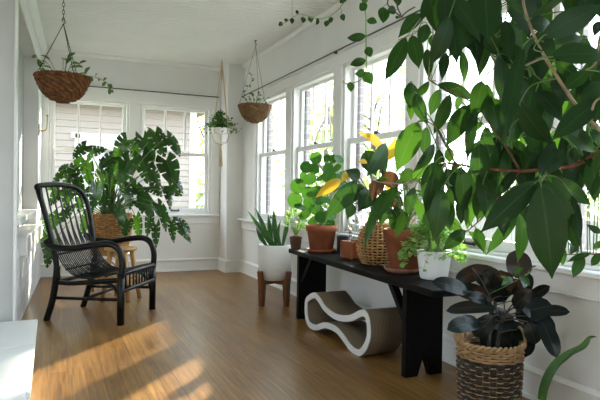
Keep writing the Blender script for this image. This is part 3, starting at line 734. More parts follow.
st.build('stem', M['stemg'], t); fo.build('foliage', M['l_pil'], t)

c = V((2.19, 4.03, BZT))
t = thing('tin_can', c, 'plain dark grey tin standing between the round-leaved plant and the glass cloche', 'tin')
MB().lathe(c, [(.044, 0), (.046, .003), (.046, .138), (.0475, .14), (.0475, .146), (.042, .146), (.042, .02), (.001, .02)], 30).build('body', M['tin'], t)

c = V((2.095, 3.665, BZT))
t = thing('square_planter', c, 'square reddish clay planter carrying a glass cloche on the bench', 'planter')
q = MB(); Mx = Matrix.Translation(c) @ Matrix.Rotation(.12, 4, 'Z')
a, h = .076, .135
n0 = len(q.v)
for s_, z in ((.86, 0), (1, .01), (1.02, h), (.9, h), (.88, h-.02)):
    for x, y in ((-1, -1), (1, -1), (1, 1), (-1, 1)): q.v.append(Mx @ V((x*a*s_, y*a*s_, z)))
for i in range(4):
    for k in range(4): l = (k+1) % 4; q.face((i*4+k, i*4+l, i*4+4+l, i*4+4+k), None, False)
q.face((3, 2, 1, 0), None, False); q.build('body', M['terra'], t)
q = MB(); q.box(-a*.88, a*.88, -a*.88, a*.88, h-.03, h-.012, M=Mx); q.build('soil', M['soil'], t)
q = MB(); foliage_cloud(q, c+V((0, 0, h+.075)), .03, .03, .075, 26, .03, lower=-1); q.build('foliage', M['l_brn'], t)
t = thing('glass_cloche', c+V((0, 0, h)), 'clear glass cloche standing over a seedling in the square planter', 'cloche')
MB().lathe(c+V((0, 0, h-.012)), [(.043, 0), (.045, .0), (.044, .1), (.041, .17), (.03, .203), (.012, .217), (.011, .225), (.017, .232), (.014, .243), (.001, .246)], 28).build('dome', M['cloche'], t)

c = V((2.105, 3.345, BZT)); CW = c
t = thing('potted_yellowing_plant', c, 'plant with yellow and dark leaves in a bulging honey wicker basket on the bench', 'potted plant')
def rw(z): return .075+.07*math.sin(PI*min(1, (z+.03)/.32))**.8
q = MB(); weave(q, c, rw, .008, .28, 15, 26, .0065, .009, stake_r=.006); braid_ring(q, c, rw(.28), .283, .006, 40); q.build('basket', M['wicker'], t)
MB().lathe(c, [(.07, .004), (rw(.1)-.012, .1), (rw(.2)-.012, .2), (rw(.25)-.012, .25), (.001, .25)], 28).build('soil', M['soil'], t)
yl = [(384, 150, 358, 132, 11, 'y'), (386, 161, 396, 137, 11, 'y'), (341, 179, 315, 198, 10, 'y'), (356, 187, 369, 209, 13, 'y'), (367, 162, 357, 163, 5, 'y'), (352, 172, 341, 183, 8, 'y'), (388, 178, 395, 196, 10, 'y'),
      (386, 143, 366, 177, 15, 'd'), (380, 148, 384, 178, 11, 'd'), (366, 150, 376, 176, 18, 'd'), (360, 178, 345, 170, 12, 'd'), (384, 172, 398, 190, 15, 'n'), (380, 180, 372, 200, 14, 'n'), (362, 184, 348, 207, 15, 'd'), (372, 190, 358, 212, 17, 'd'), (352, 203, 347, 219, 11, 'd'),
      (357, 180, 325, 220, 16, 'g'), (384, 190, 364, 252, 9, 'g'), (398, 186, 372, 222, 13, 'g'), (399, 205, 394, 236, 14, 'g'), (388, 196, 380, 226, 12, 'g'), (394, 192, 400, 215, 11, 'n')]
crown = c+V((0, 0, .25)); parts = {'y': MB(), 'd': MB(), 'g': MB(), 'n': MB()}; st = MB()
for x0, y0, x1, y1, w, k in yl:
    D = random.uniform(3.5, 3.75); a_ = at(x0, y0, D); b_ = at(x1, y1, D+random.uniform(-.12, .0))
    leaf(parts[k], a_, b_, w*D/FPX*1.1, toward(a_, (0, 0, .3), .4), prof_acu, arch=.1, fold=.15, n=10)
    st.tube(crom([crown+rnd(.02), crown.lerp(a_, .55)+V((0, 0, .05)), a_], 5), [.004]*10+[.002], 5, cap=False)
st.build('stem', M['stemk'], t)
tag(parts['y'].build('foliage', M['l_yel'], t), 'yellowed leaves'); tag(parts['d'].build('foliage', M['l_ficd'], t), 'dark leaves')
tag(parts['g'].build('foliage', M['l_fic'], t), 'long green leaves'); tag(parts['n'].build('foliage', M['l_brn'], t), 'bronze leaves')

c = V((2.055, 2.955, BZT))
t = thing('potted_green_plant', c, 'largest terracotta pot on the bench with a worn pale saucer and narrow green leaves', 'potted plant')
saucer(t, c, .13, .03, 'terra2'); pot(t, c+V((0, 0, .007)), .136, .092, .265, 'terra', rim=.012, rimh=.062)
st, fo, crown = MB(), MB(), c+V((0, 0, .255))
for k in range(46):
    az = random.uniform(0, 2*PI); rr = random.uniform(.03, .14); z = random.uniform(.06, .42)
    p = crown+V((rr*math.cos(az), rr*math.sin(az), z)); p.x = min(p.x, XR-.12)
    ax = (V((math.cos(az), math.sin(az), random.uniform(-.8, .2)))).normalized(); Lf = random.uniform(.07, .12)
    leaf(fo, p, p+ax*Lf, Lf*.36, V((0, 0, 1))+rnd(.6), prof_acu, arch=.12, fold=.2, n=8)
    st.tube(crom([crown+rnd(.015), crown.lerp(p, .6)+V((0, 0, .03)), p], 4), .002, 4, cap=False)
st.build('stem', M['stemg'], t); fo.build('foliage', M['l_ficb'], t)

c = V((2.055, 2.655, BZT))
t = thing('potted_creeper', c, 'white ribbed pot of small round pale green leaves at the near end of the bench', 'potted plant')
MB().lathe(c, [(.07, 0), (.078, .004)]+[(lerp(.079, .1, k/22)+(.0022 if k % 2 else 0), .008+.15*k/22) for k in range(23)]+[(.103, .162), (.098, .166), (.093, .164), (.09, .13)], 44).build('pot', M['ceramic2'], t)
MB().lathe(c, [(.001, .15), (.09, .148), (.089, .13)], 24, caps=False).build('soil', M['soil'], t)
st, fo, crown = MB(), MB(), c+V((0, 0, .15))
for k in range(620):
    az = random.uniform(0, 2*PI); rr = abs(random.gauss(.0, .11)); rr = min(rr, .17)
    z = .12*(1-(rr/.175)**2)+random.uniform(-.03, .06)
    if rr > .11: z -= random.uniform(0, .09)
    p = crown+V((rr*math.cos(az)-.012, rr*math.sin(az), z+.02))
    s_ = random.uniform(.024, .04); leaf(fo, p, p+(V((math.cos(az), math.sin(az), 0))+rnd(.7)).normalized()*s_, s_*.85, V((0, 0, 1))+rnd(.9), prof_oval, arch=.05, fold=.15, n=4, m=1)
    if k % 3 == 0: st.tube(stalk(crown+V((.03*math.cos(az), .03*math.sin(az), 0)), p, lift=.15, n=5), .0013, 4, cap=False)
st.build('stem', M['stemp'], t); tag(fo.build('foliage', M['l_lite'], t))

# ---- rubber plant in a two-tone basket
c = V((1.97, 2.10, 0)); RB = .15
t = thing('potted_rubber_plant', c, 'burgundy black rubber plant in a two-tone woven willow basket on the floor', 'potted plant')
def rr_(z): return RB*(.90+.10*math.sin(PI*.5*min(1, z/.34)))
q = MB(); weave(q, c, rr_, .012, .285, 25, 30, .0058, .005); q.build('basket', M['wickerd'], t)
q = MB()
weave(q, c, lambda z: rr_(z)+.002, .0295, .2735, 12, 30, .0036, .006, stake_r=.002); tag(q.build('basket_strands', M['wickern'], t), 'pale willow strands')
q = MB(); weave(q, c, lambda z: RB+.001, .298, .348, 5, 30, .0066, .006); braid_ring(q, c, RB+.002, .36, .009, 36); tag(q.build('basket_rim', M['wickern'], t), 'pale willow rim')
for a in (2.75, 2.75+PI):
    o_ = c+V((RB*math.cos(a), RB*math.sin(a), .355)); tn = V((-math.sin(a), math.cos(a), 0))
    MB().tube(crom([o_-tn*.06, o_-tn*.05+V((0, 0, .05)), o_+V((0, 0, .075)), o_+tn*.05+V((0, 0, .05)), o_+tn*.06], 6), .008, 8).build('handle', M['wickern'], t)
MB().lathe(c, [(RB*.82, .008), (RB*.92, .25), (RB*.93, .322), (.001, .328)], 32).build('soil', M['soil'], t)
rub = [(472, 268, 508, 291, 18), (487, 268, 455, 282, 13), (520, 279, 516, 250, 19), (494, 300, 450, 287, 14), (496, 308, 446, 311, 12), (500, 318, 470, 331, 12), (505, 302, 485, 268, 16), (512, 320, 511, 352, 28), (515, 316, 553, 306, 19), (520, 305, 556, 331, 13), (524, 318, 545, 330, 10), (528, 300, 550, 286, 9), (537, 312, 570, 312, 10), (540, 318, 557, 358, 13), (528, 322, 536, 344, 12), (498, 322, 485, 350, 16), (494, 316, 474, 336, 14), (523, 330, 524, 358, 17), (502, 290, 474, 272, 15), (487, 300, 466, 297, 10), (468, 292, 432, 282, 13), (510, 296, 500, 270, 16), (518, 300, 528, 272, 15), (506, 310, 496, 330, 18), (480, 322, 447, 330, 14), (514, 308, 532, 290, 12)]
st = MB(); crown = c+V((0, 0, .32)); tops = [c+V((-.03, -.02, .6)), c+V((.05, .02, .64)), c+V((.02, -.07, .5))]
for tp in tops: MB().tube(crom([crown+(tp-crown)*.0+V(((tp-c).x*.5, (tp-c).y*.5, -.03)), crown.lerp(tp, .6)+V((.01, 0, 0)), tp], 6), [.009]*11+[.006, .004], 8).build('stem', M['stemk'], t)
for x0, y0, x1, y1, w in rub:
    dpt = random.uniform(2.58, 2.8); ext = random.uniform(-.12, .08)
    a_ = at(x0, y0, dpt); b_ = at(x1, y1, dpt+ext)
    for p_ in (a_, b_): p_.x = min(p_.x, XR-.045)
    q = MB(); leaf(q, a_, b_, w*dpt/FPX*1.3, toward(a_, (0, 0, .35), .22), prof_oval, arch=.08, fold=.22, n=10, curl=.1)
    tp = min(tops, key=lambda z_: (z_-a_).length); s_ = crown.lerp(tp, min(1, max(.25, (a_.z-crown.z)/(tp.z-crown.z)*.9)))
    q.tube(crom([s_, s_.lerp(a_, .5)+V((0, 0, .01)), a_], 4), .0035, 5, cap=False, mi=1)
    q.build('leaf', [M['l_rub'], M['stemk']], t)
# young side shoot of paler leaves
q = MB()
for x0, y0, x1, y1, w in [(512, 278, 501, 286, 8), (520, 276, 530, 286, 8), (514, 274, 524, 268, 7), (528, 272, 537, 266, 6), (522, 281, 524, 288, 8), (508, 282, 500, 276, 5)]:
    a_ = at(x0, y0, 2.56); b_ = at(x1, y1, 2.5); leaf(q, a_, b_, w*2.56/FPX, toward(a_), prof_acu, n=8)
s_ = tops[0]; q.tube(crom([s_, at(514, 282, 2.56), at(530, 272, 2.56)], 6), .002, 4, mi=1)
tag(q.build('foliage', [M['l_fic'], M['stemg']], t), 'small pale green leaves of a side shoot')

# ---- monstera in a basket on a rattan stand
c = V((.585, 6.36, 0)); MS = c; zb = .40
t = thing('basket_stand', c, 'rattan stand with arched legs under the big split-leaf plant basket', 'plant stand')
for k in range(4):
    a = .5+k*PI/2; d = V((math.cos(a), math.sin(a), 0)); tn = V((-d.y, d.x, 0))
    MB().tube([c+d*.205, c+d*.2+V((0, 0, zb-.01))], .011, 8).build('leg', M['wicker'], t)
    a2 = a+PI/2; d2 = V((math.cos(a2), math.sin(a2), 0)); o1 = c+d*.2; o2 = c+d2*.2
    MB().tube(crom([o1+V((0, 0, .08)), o1.lerp(o2, .2)+V((0, 0, .26)), o1.lerp(o2, .5)+V((0, 0, .34)), o1.lerp(o2, .8)+V((0, 0, .26)), o2+V((0, 0, .08))], 6), .007, 6).build('arch', M['wicker'], t)
q = MB()
for z in (.1, zb-.012): q.tube([c+V((.2*math.cos(i*PI/20), .2*math.sin(i*PI/20), z)) for i in range(40)], .009, 6, closed=True)
q.lathe(c, [(.001, zb-.012), (.2, zb-.012), (.2, zb-.002), (.001, zb-.002)], 32); q.build('ring', M['wicker'], t)
t = thing('potted_monstera', c+V((0, 0, zb)), 'large split-leaf plant in a honey wicker basket by the end windows behind the armchair', 'potted plant')
def rm(z): return .185+.035*min(1, z/.3)
cb = c+V((0, 0, zb)); q = MB(); weave(q, cb, rm, .01, .40, 19, 32, .0105, .009); braid_ring(q, cb, rm(.4), .412, .01, 44); q.build('basket', M['wicker'], t)
MB().lathe(cb, [(.17, .006), (.2, .3), (.2, .375), (.001, .38)], 28).build('soil', M['soil'], t)
MB().tube([cb+V((.02, .03, .33)), cb+V((.03, .05, .85))], .028, 10).build('support_pole', M['moss'], t)
mon = [(127, 140, 114, 157, 21), (138, 142, 131, 157, 13), (143, 138, 153, 165, 18), (155, 136, 147, 127, 10), (155, 134, 165, 157, 19), (167, 136, 180, 157, 16), (166, 160, 175, 187, 24), (142, 156, 152, 187, 21), (130, 160, 118, 185, 23), (118, 154, 110, 166, 11),
       (86, 146, 73, 159, 15), (90, 152, 107, 149, 13), (113, 157, 99, 169, 15), (68, 166, 58, 171, 7), (80, 164, 63, 190, 15), (86, 161, 92, 188, 15), (66, 170, 51, 188, 10), (58, 184, 46, 190, 10), (114, 160, 124, 187, 16), (104, 170, 98, 190, 16),
       (150, 187, 162, 197, 15), (169, 186, 182, 196, 14), (168, 171, 183, 194, 12), (131, 184, 159, 216, 14), (138, 202, 153, 217, 14), (158, 204, 169, 223, 11), (165, 190, 170, 210, 9), (174, 221, 190, 233, 14), (172, 222, 174, 243, 8), (178, 228, 191, 243, 7), (156, 225, 156, 248, 9), (150, 215, 147, 237, 10), (128, 221, 124, 238, 12), (136, 217, 140, 238, 12), (118, 208, 122, 228, 13),
       (39, 235, 36, 258, 14), (53, 243, 47, 268, 14), (44, 217, 36, 232, 10), (60, 190, 50, 206, 13), (72, 186, 64, 206, 15), (84, 190, 78, 212, 15), (96, 186, 92, 210, 16), (106, 192, 104, 216, 15), (112, 178, 106, 198, 14), (124, 188, 130, 210, 15), (144, 192, 142, 214, 13), (162, 212, 166, 232, 9), (70, 206, 60, 224, 12), (58, 214, 50, 232, 11), (88, 214, 82, 234, 12), (76, 176, 84, 196, 13), (152, 170, 160, 190, 12), (104, 162, 112, 178, 12)]
crown = cb+V((0, 0, .38)); nst = 0
for i, (x0, y0, x1, y1, w) in enumerate(mon):
    near = 5.45+.75*random.random() if i >= 38 else (5.75+.75*random.random() if x0 > 128 else 5.55+.7*random.random())
    if x0 < 60: near = 6.2
    a_ = at(x0, y0, near); b_ = at(x1, y1, near-random.uniform(.0, .12))
    for p_ in (a_, b_):
        p_.y = min(p_.y, YB-.13)
        lx = (A0+T1*((p_.y-4.49)/T1.y)).x+.10; p_.x = max(p_.x, lx)
    b_ = a_.lerp(b_, .92); q = MB(); sz = (b_-a_).length
    split_leaf(q, a_, b_, max(w*near/FPX*.92, sz*.42), toward(a_, (0, 0, .5), .45), arch=random.uniform(.06, .2), slits=random.choice((3, 4, 4, 5)) if sz > .12 else 3, n=36, droop=random.uniform(.1, .35))
    mid = crown.lerp(a_, .5)+V((0, 0, .13 if a_.z > crown.z else .22))
    q.tube(crom([crown+rnd(.05), mid, a_], 6), [.006]*7+[.0045]*6, 5, cap=False, mi=1)
    q.build('leaf', [M['l_mon'], M['stemg']], t)

# ---- hanging baskets
def hang_basket(c, R, Hh, mat, ctop, label, chainmat, nleaf, leafsz, trail=(), links=False, drop=.47):
    """c: centre of rim; ctop: point on the ceiling"""
    t = thing('hanging_basket', c-V((0, 0, Hh)), label, 'hanging plant')
    q = MB(); rows = 10
    def rb(z): tt = min(1, -z/Hh); return R*(1-.38*tt)*max(.02, 1-tt**5)**.5
    zz = [-(Hh*.97)*(k/rows)**1.0 for k in range(rows+1)]
    for k, z in enumerate(zz):
        N_ = 72; pts = []
        for i in range(N_):
            a = 2*PI*i/N_; rr = max(rb(z), .02)+.007*math.sin(18*a+PI*k); pts.append(c+V((rr*math.cos(a), rr*math.sin(a), z+.007*math.cos(18*a+PI*k))))
        q.tube(pts, .0115, 6, closed=True)
    q.lathe(c, [(max(rb(-Hh*.98*(1-k/10)), .02)-.004, -Hh*.98*(1-k/10)) for k in range(11)], 36); braid_ring(q, c, R+.002, .004, .008, 40)
    q.build('basket', M[mat], t)
    MB().lathe(c, [(.001, -.012), (R-.012, -.016), (R-.03, -.04)], 24, caps=False).build('soil', M['soil'], t)
    top = V((ctop.x, ctop.y, ctop.z)); knot = V((c.x, c.y, c.z+drop))
    for k in range(3):
        a = .9+k*2*PI/3; p_ = c+V((R*math.cos(a), R*math.sin(a), .005)); q = MB()
        if links:
            n_ = 40; pts = [p_.lerp(knot, i/n_) for i in range(n_+1)]
            q.tube(pts, [.0042 if i % 2 else .0022 for i in range(n_+1)], 5)
        else: q.tube([p_, knot], .0022, 5)
        q.build('chain', M[chainmat], t)
    q = MB()
    if links:
        n_ = int((top.z-knot.z)/.028)
        for i in range(n_):
            z = knot.z+.03+i*.028; a = i*PI/2
            if z > top.z-.03: break
            q.tube([V((knot.x, knot.y, z))+V((math.cos(a)*.008*math.cos(s_), math.sin(a)*.008*math.cos(s_), .018*math.sin(s_))) for s_ in [j*PI/5 for j in range(10)]], .0025, 5, closed=True)
    else: q.tube([knot, top-V((0, 0, .02))], .0022, 5)
    q.build('chain', M[chainmat], t)
    q = MB(); q.tube(crom([knot, knot+V((.014, 0, .012)), knot+V((.0, 0, .034)), knot+V((-.012, 0, .02))], 5), .003, 6); q.lathe(top, [(.014, -.002), (.016, 0), (.004, -.02), (.001, -.02)][::-1], 12); q.build('hook', M[chainmat], t)
    st, fo = MB(), MB()
    for k in range(nleaf):
        az = random.uniform(0, 2*PI); rr = random.uniform(.02, R*.95); h = random.uniform(.03, .18)*(1-.5*rr/R)
        p_ = c+V((rr*math.cos(az), rr*math.sin(az), h)); s_ = leafsz*random.uniform(.7, 1.2)
        ax = (V((math.cos(az), math.sin(az), random.uniform(-.2, .7)))+rnd(.5)).normalized()
        leaf(fo, p_, p_+ax*s_, s_*.45, V((0, 0, 1))+rnd(.6), prof_ell, arch=.1, fold=.25, n=6)
        st.tube(crom([c+V((rr*.4*math.cos(az), rr*.4*math.sin(az), -.015)), c+V((rr*.8*math.cos(az), rr*.8*math.sin(az), h*.7)), p_], 4), .002, 4, cap=False)
    for pts in trail:
        pts = [V(p_) for p_ in pts]; cr_ = crom(pts, 5); st.tube(cr_, .0022, 4)
        for i in range(2, len(cr_), 2):
            s_ = leafsz*random.uniform(.45, .8); d = (rnd(1)+V((0, 0, -.3))).normalized(); leaf(fo, cr_[i], cr_[i]+d*s_, s_*.55, toward(cr_[i], (0, 0, .3), .5), prof_ell, arch=.1, n=6)
    st.build('stem', M['stemg'], t); fo.build('foliage', M['l_hoya'], t)
    return t
D1 = 4.12
cc = at(63, 78, D1); R1 = 25*D1/FPX
hang_basket(cc, R1, .172, 'coir', V((cc.x+.01, cc.y, ZC)), 'brown woven hanging basket on black chains by the white pier, a sprig trailing from it', 'chain', 18, .085,
            trail=[[cc+V((.1, 0, .0)), at(88, 76, D1), at(100, 79, D1), at(107, 83, D1), at(110, 90, D1)], [cc+V((-.1, 0, .01)), at(42, 66, D1), at(36, 55, D1)]], links=True, drop=.40)
D2 = (V((2.085, 5.93, 1.9))-EYE).dot(_f)
cc = at(254.8, 106.5, D2); R2 = 15.8*D2/FPX
hang_basket(cc, R2, .175, 'coir2', V((cc.x, cc.y, ZC)), 'faded woven hanging basket on thin grey cords above the snake plant', 'wire', 16, .055, drop=ZC-cc.z-.06,
            trail=[[cc+V((-.06, 0, .0)), at(244, 96, D2), at(248, 87, D2), at(252, 80, D2), at(251, 74, D2)], [cc+V((.05, 0, 0)), at(262, 99, D2), at(267, 103, D2)]])

# ---- macrame hanger and its pot
DM = (V((2.0, 6.98, 1.8))-EYE).dot(_f)
c = at(220.5, 142.5, DM); hp = .185
t = thing('hanging_pot', c, 'small white pot of fine green leaves held in the macrame hanger', 'hanging plant')
MB().lathe(c, [(.06, 0), (.07, .006), (.095, .09), (.118, hp-.004), (.116, hp), (.109, hp), (.105, hp-.03)], 36).build('pot', M['ceramic2'], t)
MB().lathe(c, [(.001, hp-.015), (.107, hp-.018), (.104, hp-.04)], 24, caps=False).build('soil', M['soil'], t)
st, fo, crown = MB(), MB(), c+V((0, 0, hp-.02))
for k in range(520):
    az = random.uniform(0, 2*PI); rr = abs(random.gauss(0, .12)); rr = min(rr, .25); z = random.uniform(.0, .23)*(1-rr/.28)+.01
    if rr > .13: z += random.uniform(-.07, .02)
    p_ = crown+V((rr*math.cos(az)-.012, rr*math.sin(az), z+.01)); s_ = random.uniform(.03, .048)
    if p_.y > YB-.06: continue
    leaf(fo, p_, p_+(V((math.cos(az), math.sin(az), .2))+rnd(.9)).normalized()*s_, s_*.55, V((0, 0, 1))+rnd(.9), n=4, m=1)
    if k % 3 == 0: st.tube(stalk(crown+V((.02*math.cos(az), .02*math.sin(az), 0)), p_, lift=.15, n=5), .0014, 4, cap=False)
st.build('stem', M['stemg'], t); fo.build('foliage', M['l_small'], t)
t = thing('macrame_hanger', V((c.x, c.y, c.z-.25)), 'knotted natural cord macrame hanger hung from the ceiling near the corner column', 'plant hanger')
topz = ZC-.03; knot = V((c.x+.006, c.y, c.z-.022))
for k in range(4):
    a = .55+k*PI/2; d = V((math.cos(a), math.sin(a), 0)); a2 = a+PI/4; d2 = V((math.cos(a2), math.sin(a2), 0)); d3 = V((math.cos(a2-PI/2), math.sin(a2-PI/2), 0))
    top = V((c.x+.006, c.y, topz))
    q = MB(); q.tube([top+d*.004, c+d*.126+V((0, 0, hp))], .0045, 6); q.tube(crom([c+d*.126+V((0, 0, hp)), c+d*.118+V((0, 0, .12)), c+d2*.104+V((0, 0, .085)), c+d2*.078+V((0, 0, .003)), knot], 5), .004, 6)
    q.tube(crom([c+d*.126+V((0, 0, hp)), c+d*.118+V((0, 0, .12)), c+d3*.104+V((0, 0, .085)), c+d3*.078+V((0, 0, .003)), knot], 5), .004, 6); q.build('cord', M['cotton'], t)
q = MB(); q.lathe(knot, [(.004, -.03), (.014, -.022), (.016, -.005), (.01, .006), (.003, .008)], 12); q.build('knot', M['cotton'], t); q = MB(); q.lathe(V((c.x+.006, c.y, 0)), [(.006, topz-.24), (.011, topz-.22), (.011, topz-.02), (.006, topz)], 10); q.build('knot', M['cotton'], t)
q = MB()
for k in range(14):
    a = k*2*PI/14; e = knot+V((.022*math.cos(a), .022*math.sin(a), -.27-.03*random.random())); q.tube([knot+V((0, 0, -.02)), knot.lerp(e, .5)+V((.004*math.cos(a), .004*math.sin(a), 0)), e], .0035, 4)
q.build('tassel', M['cotton'], t)
q = MB(); q.tube(crom([V((c.x+.006, c.y, ZC+.001)), V((c.x+.006, c.y, topz+.012)), V((c.x+.018, c.y, topz)), V((c.x+.006, c.y, topz-.012)), V((c.x-.004, c.y, topz-.004))], 5), .003, 6); q.build('hook', M['brass'], t)
# ---------------------------------------------------------------- the big leafy tree by the camera
tb_ = V((1.40, .72, 0))
t = thing('leafy_indoor_tree', tb_, 'tall broad-leaved tree whose branches droop across the windows in front of the bench', 'indoor tree')
MB().lathe(tb_, [(.15, 0), (.16, .01), (.19, .3), (.2, .34), (.19, .345), (.18, .34), (.175, .3)], 36).build('pot', M['ceramic'], t)
MB().lathe(tb_, [(.001, .312), (.18, .31), (.178, .28)], 24, caps=False).build('soil', M['soil'], t)
tr = crom([tb_+V((0, 0, .29)), tb_+V((.02, .02, .7)), tb_+V((-.02, .03, 1.15)), tb_+V((-.06, .04, 1.6)), tb_+V((-.14, .1, 1.95)), tb_+V((-.2, .2, 2.2))], 8)
MB().tube(tr, [.024-.017*i/len(tr) for i in range(len(tr))], 10).build('trunk', M['twig'], t)
def on_trunk(z): return min(tr, key=lambda p_: abs(p_.z-z))
def br(name, pts, r0, r1, mat, root=None):
    P = [at(*p_) for p_ in pts]
    if root is not None: P = [root]+P
    cr_ = crom(P, 7); MB().tube(cr_, [lerp(r0, r1, i/(len(cr_)-1)) for i in range(len(cr_))], 7).build(name, M[mat], t)
    return cr_
T_ = on_trunk
B = []
b1 = br('branch', [(640, 140, 1.2), (600, 152, 1.21), (580, 163, 1.22), (560, 168, 1.22), (520, 171, 1.25), (480, 168, 1.3), (447, 163, 1.36)], .0055, .0028, 'redtwig', T_(1.12)); B.append(b1)
B.append(br('branch', [(447, 163, 1.36), (436, 172, 1.42), (408, 183, 1.5), (380, 182, 1.56), (372, 178, 1.6)], .0028, .0016, 'greytwig'))
b3 = br('branch', [(640, 160, 1.15), (600, 130, 1.15), (575, 103, 1.15), (556, 75, 1.15), (545, 57, 1.15), (536, 40, 1.16), (528, 19, 1.17), (523, 0, 1.2), (519, -40, 1.25)], .0042, .0025, 'greytwig', T_(1.2)); B.append(b3)
B.append(br('branch', [(545, 57, 1.15), (512, 68, 1.3), (490, 54, 1.42), (470, 22, 1.5), (440, -12, 1.55)], .0025, .0016, 'greytwig'))
B.append(br('branch', [(519, -40, 1.25), (484, -18, 1.15), (450, -15, 1.3), (428, -8, 1.5)], .003, .002, 'twig'))
B.append(br('branch', [(440, -12, 1.55), (428, 5, 1.65), (418, 30, 1.75), (408, 36, 1.8), (398, 40, 1.82)], .0022, .0014, 'greytwig'))
B.append(br('branch', [(428, 5, 1.65), (433, 32, 1.62), (430, 60, 1.6), (428, 79, 1.58)], .002, .0014, 'greytwig'))
B.append(br('branch', [(455, 163, 1.35), (446, 146, 1.4), (436, 128, 1.45), (428, 122, 1.5), (418, 121, 1.52)], .0024, .0014, 'twig'))
B.append(br('branch', [(428, 122, 1.5), (422, 104, 1.55), (414, 90, 1.6)], .0018, .0012, 'twig'))
B.append(br('branch', [(520, 171, 1.25), (508, 150, 1.28), (497, 135, 1.3), (486, 118, 1.35), (474, 104, 1.4), (455, 93, 1.45), (437, 85, 1.5), (428, 79, 1.55)], .003, .0014, 'twig'))
B.append(br('branch', [(560, 168, 1.22), (548, 172, 1.16), (541, 181, 1.12)], .003, .0028, 'greytwig'))
B.append(br('branch', [(520, 171, 1.25), (500, 195, 1.35), (482, 218, 1.45), (466, 232, 1.5)], .0025, .0014, 'redtwig'))
B.append(br('branch', [(660, 262, 1.5), (600, 255, 1.62), (585, 254, 1.65), (560, 255, 1.7)], .0026, .0013, 'redtwig', T_(.85)))
B.append(br('branch', [(650, 100, 1.02), (602, 98, 1.0), (592, 110, .99)], .003, .002, 'greytwig', T_(1.3)))
B.append(br('branch', [(650, 20, 1.1), (605, 28, 1.12), (596, 62, 1.12), (586, 70, 1.15)], .003, .002, 'greytwig', T_(1.45)))
B.append(br('branch', [(590, -60, 1.2), (560, -30, 1.2), (519, -40, 1.25)], .004, .003, 'twig', T_(1.75)))
Bp = [p_ for b_ in B for p_ in b_]
